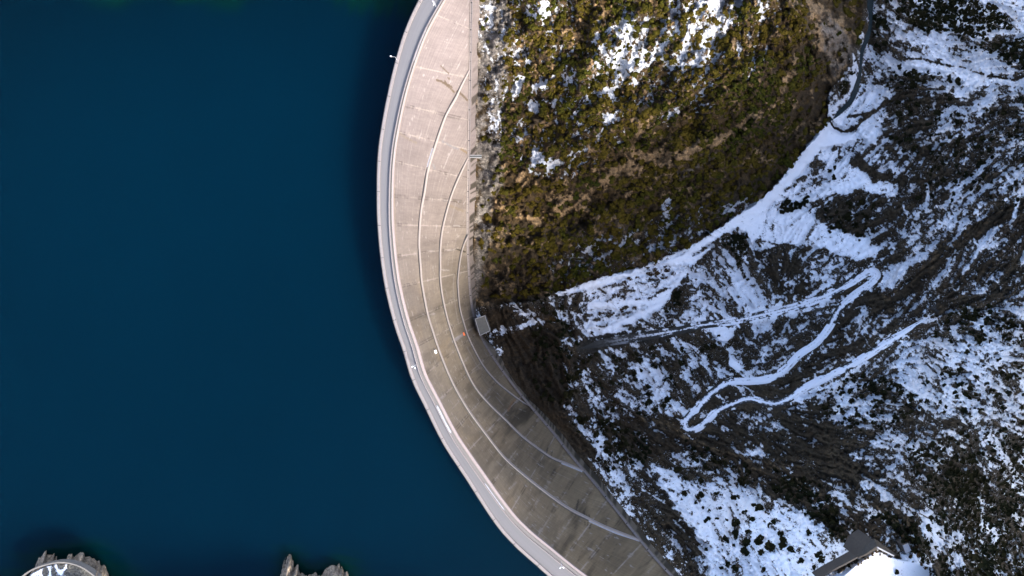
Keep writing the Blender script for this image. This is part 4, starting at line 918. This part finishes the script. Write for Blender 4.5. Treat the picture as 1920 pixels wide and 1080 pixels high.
# instrument boxes on the face
def fbox(name, px, py, dz, size, rz, mat, label, cat):
    z = z_face(px, py) + dz; o = empty(name, P(px, py, z)); tag(o, label, cat); x, y, _ = P(px, py, z)
    m = MB(); m.box((x, y, z - size[2] / 2), size, rz); m.build("housing", mat, o)
    m = MB(); m.box((x, y, z + 0.05), (size[0] * 1.12, size[1] * 1.12, 0.12), rz); m.build("lid", mat, o)
fbox("instrument_cabinet", 816, 660, 1.5, (1.2, 1.9, 3.0), 0.35, M_white, "small white cabinet beside the upper gallery on the dam face", "cabinet")
fbox("work_platform", 869.5, 626.5, 2.0, (1.3, 2.1, 3.0), 0.4, M_orange, "small orange work platform standing at the lowest gallery", "platform")
# summer cabin, retaining wall and pole line in the lower right corner
M_wall = simple("old_concrete_wall", (0.05, 0.045, 0.04), 0.95, 0.35, 0.7)
rwz = lambda x, y: float(ter_z(x, y)[0])
m = MB(); wl = catmull([(1535,1086),(1560,1071),(1590,1055),(1608,1045)], 30); nn = normals(wl)
zz = np.linspace(0.0, 1.5, 30)
m.ribbon(np.stack(P(*(wl + nn * 1.5).T, zz + 1), 1), np.stack(P(*(wl - nn * 1.5).T, zz + 1), 1), 8.0)
tag(m.build("retaining_wall", M_wall), "dark concrete retaining wall along the edge of the bright snow terrace", "wall")
cab = empty("stone_lodge", P(1640, 1030, 0)); tag(cab, "grey roofed lodge at the tip of the bright snow terrace", "building")
rg = [(1606,1047),(1639,1009),(1680,1036),(1646,1024)]
z0 = 2.0
def quad(name, pts, mat, par, th=0.5):
    V = [P(x, y, z) for x, y, z in pts]; V2 = [(a, b_, c - th) for a, b_, c in V]; n = len(V)
    mesh(name, V + V2, [tuple(range(n)), tuple(range(n, 2 * n))[::-1]] + [(i, n + i, n + (i + 1) % n, (i + 1) % n) for i in range(n)], mat, par)
M_roof = simple("slate_roof", (0.042, 0.038, 0.033), 0.9, 0.45, 0.9)
quad("roof", [(1609,1045,3),(1622,1023,3.0),(1638,1011,3.5),(1645,1023,6),(1624,1038,5.5)], M_roof, cab)
quad("roof", [(1638,1009,3.5),(1660,1024,3),(1682,1040,2.5),(1676,1043,4.0),(1646,1024,6)], M_roof, cab)
prism([(1609,1047),(1622,1024),(1639,1013),(1660,1028),(1676,1041),(1648,1028),(1626,1041)], -14, 2.6, M_wall, "wall", cab)
quad("roof_edge", [(1646,1025.5,6.3),(1677,1041.5,4.3),(1676,1044,4.3),(1645,1028,6.3)], M_snow, cab, 0.8)
hut = empty("small_hut", P(1702, 1030, -4)); tag(hut, "tiny hut with a white snowy roof in brown bushes beside the lodge", "hut")
prism([(1693,1023),(1704,1019),(1709,1033),(1699,1038)], -14, 0.5, M_wall, "wall", hut); prism([(1694,1024),(1703,1020),(1708,1032),(1699,1037)], 0.5, 1.1, M_snow, "roof", hut, 0.08)
def pole(px, py, h, label):
    z = rwz(px, py); x, y, _ = P(px, py, z); o = empty("utility_pole", (x, y, z)); tag(o, label, "pole", "utility poles above the lodge")
    m = MB(); m.tube((x, y, z - 1), (x, y, z + h), 0.35, 0.22); m.build("mast", M_bark, o)
    m = MB(); m.box((x, y, z + h - 0.5), (2.4, 0.3, 0.3), 0.2); m.build("crossarm", M_bark, o)
pole(1725, 963, 16, "dark utility pole in the snow strip, upper one of two"); pole(1764, 1008, 14, "dark utility pole in the snow strip, lower one of two")
# tunnel portal where the road ends
tp = empty("tunnel_portal", P(1752, 586, rwz(1752, 586))); tag(tp, "dark tunnel mouth where the upper snowy road ends in rock", "tunnel")
zt = rwz(1752, 586) + 1; x, y, _ = P(1756, 583, zt); m = MB(); a_ = math.radians(35)
for k in range(9):
    t0 = math.pi * k / 8; m.box((x - math.sin(a_) * math.cos(t0) * 3.2, y + math.cos(a_) * math.cos(t0) * 3.2, zt + math.sin(t0) * 3.6), (4.5, 1.5, 1.1), a_)
m.build("arch", M_wall, tp); m = MB(); m.box((x + 1.5, y + 1.0, zt + 1), (0.6, 5.6, 5), a_); m.build("dark_panel", M_dark, tp)  # solid dark panel stands in for the shade inside the tunnel

# ------------------------------------------------------------------ trees
def crown_mesh(name, r, h, n, mat, seed, leaf=0.34, flat=0.75, sparse=False):
    """a crown of many small leaf clumps spread through an uneven volume"""
    rg = np.random.default_rng(seed); V = []; F = []
    lobes = [(0, 0, h * 0.55, r * 0.62)] + [(r * 0.5 * math.cos(a), r * 0.5 * math.sin(a), h * rg.uniform(.35, .6), r * rg.uniform(.35, .55)) for a in rg.uniform(0, 6.28, 5)]
    for k in range(n):
        lx, ly, lz, lr = lobes[rg.integers(len(lobes))]
        d = rg.normal(size=3); d /= np.linalg.norm(d); d[2] = abs(d[2]) * (1 if rg.random() < .8 else -1)
        rr = lr * rg.uniform(0.7 if not sparse else .2, 1.05); c = np.array((lx, ly, lz)) + d * rr * np.array((1, 1, flat * h / r * .6))
        nn = d + rg.normal(size=3) * 0.5; nn /= np.linalg.norm(nn); u = np.cross(nn, (0.3, 0.5, 0.8)); u /= np.linalg.norm(u); v = np.cross(nn, u)
        s = leaf * r * rg.uniform(0.6, 1.25) * (0.55 if sparse else 1); i = len(V); a0 = rg.uniform(0, 6.28)
        V.append(c + nn * s * 0.35)
        for q in range(5): t_ = a0 + q * 1.2566; V.append(c + (u * math.cos(t_) + v * math.sin(t_)) * s * rg.uniform(.7, 1.1) - nn * s * .15)
        F += [(i, i + 1 + q, i + 1 + (q + 1) % 5) for q in range(5)]
    return np.array(V), np.array(F)

def scatter(dens_fn, spacing, bounds, seed):
    rg = np.random.default_rng(seed); x0, y0, x1, y1 = bounds
    gx, gy = np.meshgrid(np.arange(x0, x1, spacing), np.arange(y0, y1, spacing)); gx = gx.ravel() + rg.uniform(-.48, .48, gx.size) * spacing; gy = gy.ravel() + rg.uniform(-.48, .48, gy.size) * spacing
    k = rg.random(gx.size) < dens_fn(gx, gy); return gx[k], gy[k]

TD = np.zeros(GX.shape)          # pines on the sunlit slope
poly(TD, 0.80, SLOPE, 5, 2)
poly(TD, 0.08, [(890,-60),(958,-60),(960,60),(945,170),(938,300),(925,430),(900,560),(870,560)], 8)
poly(TD, 0.35, [(930,300),(1100,330),(1120,400),(1000,430),(930,420)], 12)
poly(TD, 0.22, [(890,440),(980,430),(1020,540),(900,575)], 12)
poly(TD, 0.10, [(1490,-20),(1600,-20),(1605,100),(1555,160),(1548,225),(1500,275),(1490,200),(1540,130),(1520,50)], 10)
TD = TD * (1 - smooth(0.2, 0.7, tanm * (F1 > 0.25)) * 0.0) * (1 - 0.9 * smooth(0.5, 0.62, tm)) * (1 - 0.72 * smooth(0.2, 0.8, snow)) * (0.35 + 0.5 * F2 + 0.35 * smooth(0.3, 0.6, F1))
RD = np.zeros(GX.shape)          # dark bushes and firs in the shade
for pts, v_, s_ in (([(1688,22),(1715,5),(1760,-10),(1850,10),(1892,38),(1895,55),(1860,62),(1830,72),(1800,68),(1765,62),(1735,60),(1705,50)], .95, 6), ([(1828,88),(1880,78),(1925,70),(1925,130),(1885,118),(1850,100)], .9, 6),
     ([(1650,140),(1690,130),(1760,140),(1800,150),(1810,162),(1760,168),(1700,170),(1660,160)], .55, 8), ([(1640,0),(1700,-20),(1700,40),(1660,70),(1640,110)], .35, 8), ([(1560,180),(1606,100),(1600,170),(1575,195)], .4, 5),
     ([(1540,740),(1600,700),(1750,720),(1700,800),(1560,800)], .42, 10), ([(1700,830),(1930,800),(1930,1100),(1770,1100),(1740,960)], .50, 10), ([(1770,880),(1840,880),(1900,980),(1880,1090),(1820,1090),(1800,980)], .8, 10),
     ([(1460,880),(1520,900),(1600,980),(1620,1030),(1580,1020),(1500,960),(1450,920)], .7, 8), ([(1610,960),(1680,960),(1740,1010),(1760,1070),(1720,1050),(1680,1000)], .65, 8), ([(1290,830),(1400,870),(1440,920),(1400,920),(1300,860)], .35, 8),
     ([(1345,500),(1385,445),(1405,455),(1400,505),(1370,510)], .0, 4), ([(1352,455),(1380,442),(1404,440),(1400,485),(1385,492),(1372,470)], .85, 4), ([(1465,390),(1520,362),(1510,385),(1470,410)], .8, 4), ([(1385,505),(1400,498),(1412,520),(1405,530)], .8, 4),
     ([(1245,590),(1262,545),(1280,560),(1260,590)], .7, 4), ([(1540,380),(1640,380),(1640,470),(1560,440)], .30, 8), ([(1650,180),(1930,180),(1930,380),(1700,380)], .16, 10), ([(1750,620),(1930,590),(1930,800),(1760,780)], .15, 10), ([(1750,590),(1850,580),(1930,600),(1930,650),(1800,640)], .35, 10), ([(1040,640),(1350,640),(1250,800),(1100,760)], .12, 8), ([(1545,290),(1570,300),(1565,345),(1545,340)], .7, 4)):
    poly(RD, v_, pts, s_)
poly(RD, 0.30, [(915,560),(1060,545),(1075,640),(1090,760),(1060,770),(990,720),(935,650)], 10)
poly(RD, 0.35, [(1090,760),(1200,800),(1230,860),(1150,880),(1080,800)], 10)
RD = np.where(RD > 0.78, 1.0, RD * (0.3 + 1.0 * smooth(0.3, 0.6, F2 * .5 + F1 * .5))) * (road_d > 10)

def dens(arr): return lambda x, y: sample(arr, x, y)
px1, py1 = scatter(dens(TD), 6.4, (905, -20, 1620, 560), 5)
px2, py2 = scatter(dens(RD), 6.6, (1000, -20, 1925, 1095), 6)
rg = np.random.default_rng(99)
r1 = 2.8 + 4.8 * rg.random(len(px1)) ** 1.6 * (0.8 + 0.4 * rg.random(len(px1))); r2 = rg.uniform(2.6, 6.2, len(px2)) * (0.75 + 0.5 * rg.random(len(px2)))
# trees placed singly on the lower snow field
EX = [(1326,974,7),(1344,973,4),(1311,929,7),(1283,925,5.5),(1379,981,8),(1379,1001,9),(1360,1011,7.5),(1399,1017,7),(1397,1032,8),(1422,1011,9),(1443,1024,11),(1427,1034,6),(1422,955,9),(1414,947,6),(1446,981,8),(1395,960,5.5),(1364,1057,5.5),(1378,1064,5.5),(1378,932,8),(1467,1017,11),(1462,1000,6),(1314,902,6),(1288,897,6.5),(1430,1067,5),(1402,999,6.5),(1409,973,5.5),(1306,880,5),(1270,880,6),(1324,1030,4),(1376,1022,3.5),(1352,1064,4),(1305,943,3.5),(1343,924,4),(1516,998,6),(1535,1040,9),(1540,1050,8),(1527,1064,5),(1557,1003,6),(1590,1060,3.5),(1680,1072,4),(1850,1060,17),(1835,1040,12),(1862,1075,14),(1484,1030,9),(1500,1052,6),(1330,957,3),(1350,953,3.5),(1318,952,3),(1362,975,3.5)]
def groups_of(x, y, r, n): o = np.argsort(-r); return o[:n], o[n:]

def instance_set(kind, X, Y, R, protos, label_fn, grp, cat, parts=False):
    out = []
    for k, (x, y, r) in enumerate(zip(X, Y, R)):
        z = float(ter_z(x, y)[0]); me = protos[k % len(protos)]; s = r * S * (D - z) / D
        o = bpy.data.objects.new(kind, me); COL.objects.link(o); wx_, wy_, _ = P(x, y, z); o.location = (wx_, wy_, z - 0.25 * s)
        o.rotation_euler = (0, 0, (k * 2.39996) % 6.283); o.scale = (s, s * (0.88 + 0.24 * ((k * 7) % 5) / 4), s * (0.85 + 0.4 * ((k * 3) % 7) / 6))
        tag(o, label_fn(k, x, y), cat, grp); out.append(o)
    return out
def proto_set(name, mat, n, count, h, seed, leaf, sparse=False):
    res = []
    for k in range(count):
        V, F = crown_mesh(name, 1.0, h, n, mat, seed + k, leaf, 0.75, sparse)
        # trunk under the crown
        m = MB(); m.tube((0, 0, -0.5), (0.04, 0, h * 0.7), 0.10, 0.03, 5)
        me = bpy.data.meshes.new(name); nv = len(V); me.from_pydata([tuple(v) for v in V] + m.v, [], [tuple(f) for f in F] + [tuple(i + nv for i in f) for f in m.f])
        me.materials.append(mat); me.materials.append(M_bark)
        idx = np.zeros(len(me.polygons), np.int32); idx[len(F):] = 1; me.polygons.foreach_set("material_index", idx); res.append(me)
    return res
PR1 = proto_set("pine_tree", M_pine, 90, 6, 1.5, 100, 0.36); PR2 = proto_set("dark_bush", M_fir, 80, 6, 1.2, 200, 0.38); PR3 = proto_set("brown_bush", M_twig, 110, 4, 1.0, 300, 0.30, True)
def mass(name, X, Y, R, protos_fn, mat, label, cat):
    lows = [protos_fn(s_) for s_ in range(5)]; VV = []; FF = []; n0 = 0
    for k, (x, y, r) in enumerate(zip(X, Y, R)):
        z = float(ter_z(x, y)[0]); V, F = lows[k % 5]; s = r * S * (D - z) / D; a = k * 2.4; c, s_ = math.cos(a), math.sin(a); wx_, wy_, _ = P(x, y, z)
        W = np.stack([(V[:, 0] * c - V[:, 1] * s_) * s + wx_, (V[:, 0] * s_ + V[:, 1] * c) * s + wy_, V[:, 2] * s * (0.85 + 0.4 * ((k * 3) % 7) / 6) + z - 0.25 * s], 1)
        VV.append(W); FF.append(F + n0); n0 += len(V)
    o = mesh(name, np.concatenate(VV), np.concatenate(FF), mat); tag(o, label, cat, kind="stuff"); return o
big1, rest1 = groups_of(px1, py1, r1, 290)
instance_set("pine_tree", px1[big1], py1[big1], r1[big1], PR1, lambda k, x, y: "olive green pine " + ("in the top left part of the steep slope" if x < 1200 and y < 200 else "near the snow patches at the top of the slope" if x < 1420 and y < 200 else "by the bare cliff at the top right of the slope" if y < 200 else "below the tan rock band near the dam" if x < 1150 else "on the lower right part of the steep slope"), "pines on the steep slope right of the dam", "pine")
mass("pine_wood", px1[rest1], py1[rest1], r1[rest1], lambda s_: crown_mesh("x", 1.0, 1.5, 42, None, 400 + s_, 0.5), M_pine, "dense olive pine scrub covering the steep slope", "woodland")
big2, rest2 = groups_of(px2, py2, r2, 240)
instance_set("dark_bush", px2[big2], py2[big2], r2[big2], PR2, lambda k, x, y: "dark evergreen " + ("in the dense dark stand at the top right" if y < 200 and x > 1640 else "in the snowy gorge near the river" if y < 480 else "near the switchback road" if y < 800 and x < 1560 else "on the snowy slope right of the road" if y < 800 else "in the thick scrub of the bottom right corner" if x > 1700 else "in the dark gully above the lodge"), "dark evergreens on the shaded snowy slopes", "evergreen")
mass("evergreen_scrub", px2[rest2], py2[rest2], r2[rest2], lambda s_: crown_mesh("x", 1.0, 1.2, 38, None, 500 + s_, 0.5), M_fir, "low dark evergreen scrub scattered over the snowy valley slopes", "scrub")
ex = np.array(EX, float); ex[:, 2] *= 1.15
instance_set("dark_bush", ex[:, 0], ex[:, 1], ex[:, 2], PR2, lambda k, x, y: "round dark evergreen standing alone on the smooth lower snow field", "lone evergreens on the lower snow field", "evergreen")
BR = [(1628,1046,4),(1636,1039,5),(1643,1034,4),(1668,1044,4),(1608,1058,4),(1595,1066,4),(1126,542,8),(1113,550,6),(1135,548,5,),(1158,553,6),(1168,556,5),(1128,588,8),(1142,590,6),(1165,583,6),(1190,578,6),(1158,592,6),(1218,512,9),(1230,508,8),(1250,506,8),(1246,522,7),(1228,538,6),(1180,524,7),(1170,530,6),(1006,593,7),(1036,596,8),(1025,583,5),(1060,590,7),(1068,618,9),(1075,624,8),(1336,545,5),(1306,565,7),(1225,515,6),(1262,512,6),(1195,520,5),(1710,1040,8),(1716,1030,8),(1722,1042,7),(1695,1015,6),(1706,1008,6),(1728,1052,8),(1735,1062,7),(1660,1037,3),(1650,1040,3),(1615,1055,4),(1622,1048,4),(1560,675,5),(1575,668,5)]
br = np.array([b_[:3] for b_ in BR], float)
instance_set("brown_bush", br[:, 0], br[:, 1], br[:, 2], PR3, lambda k, x, y: "leafless rusty brown bush standing in the valley snow" if y < 700 else "leafless brown bush beside the lodge terrace", "brown bushes in the valley snow", "bush")
print("trees", len(px1), len(px2))
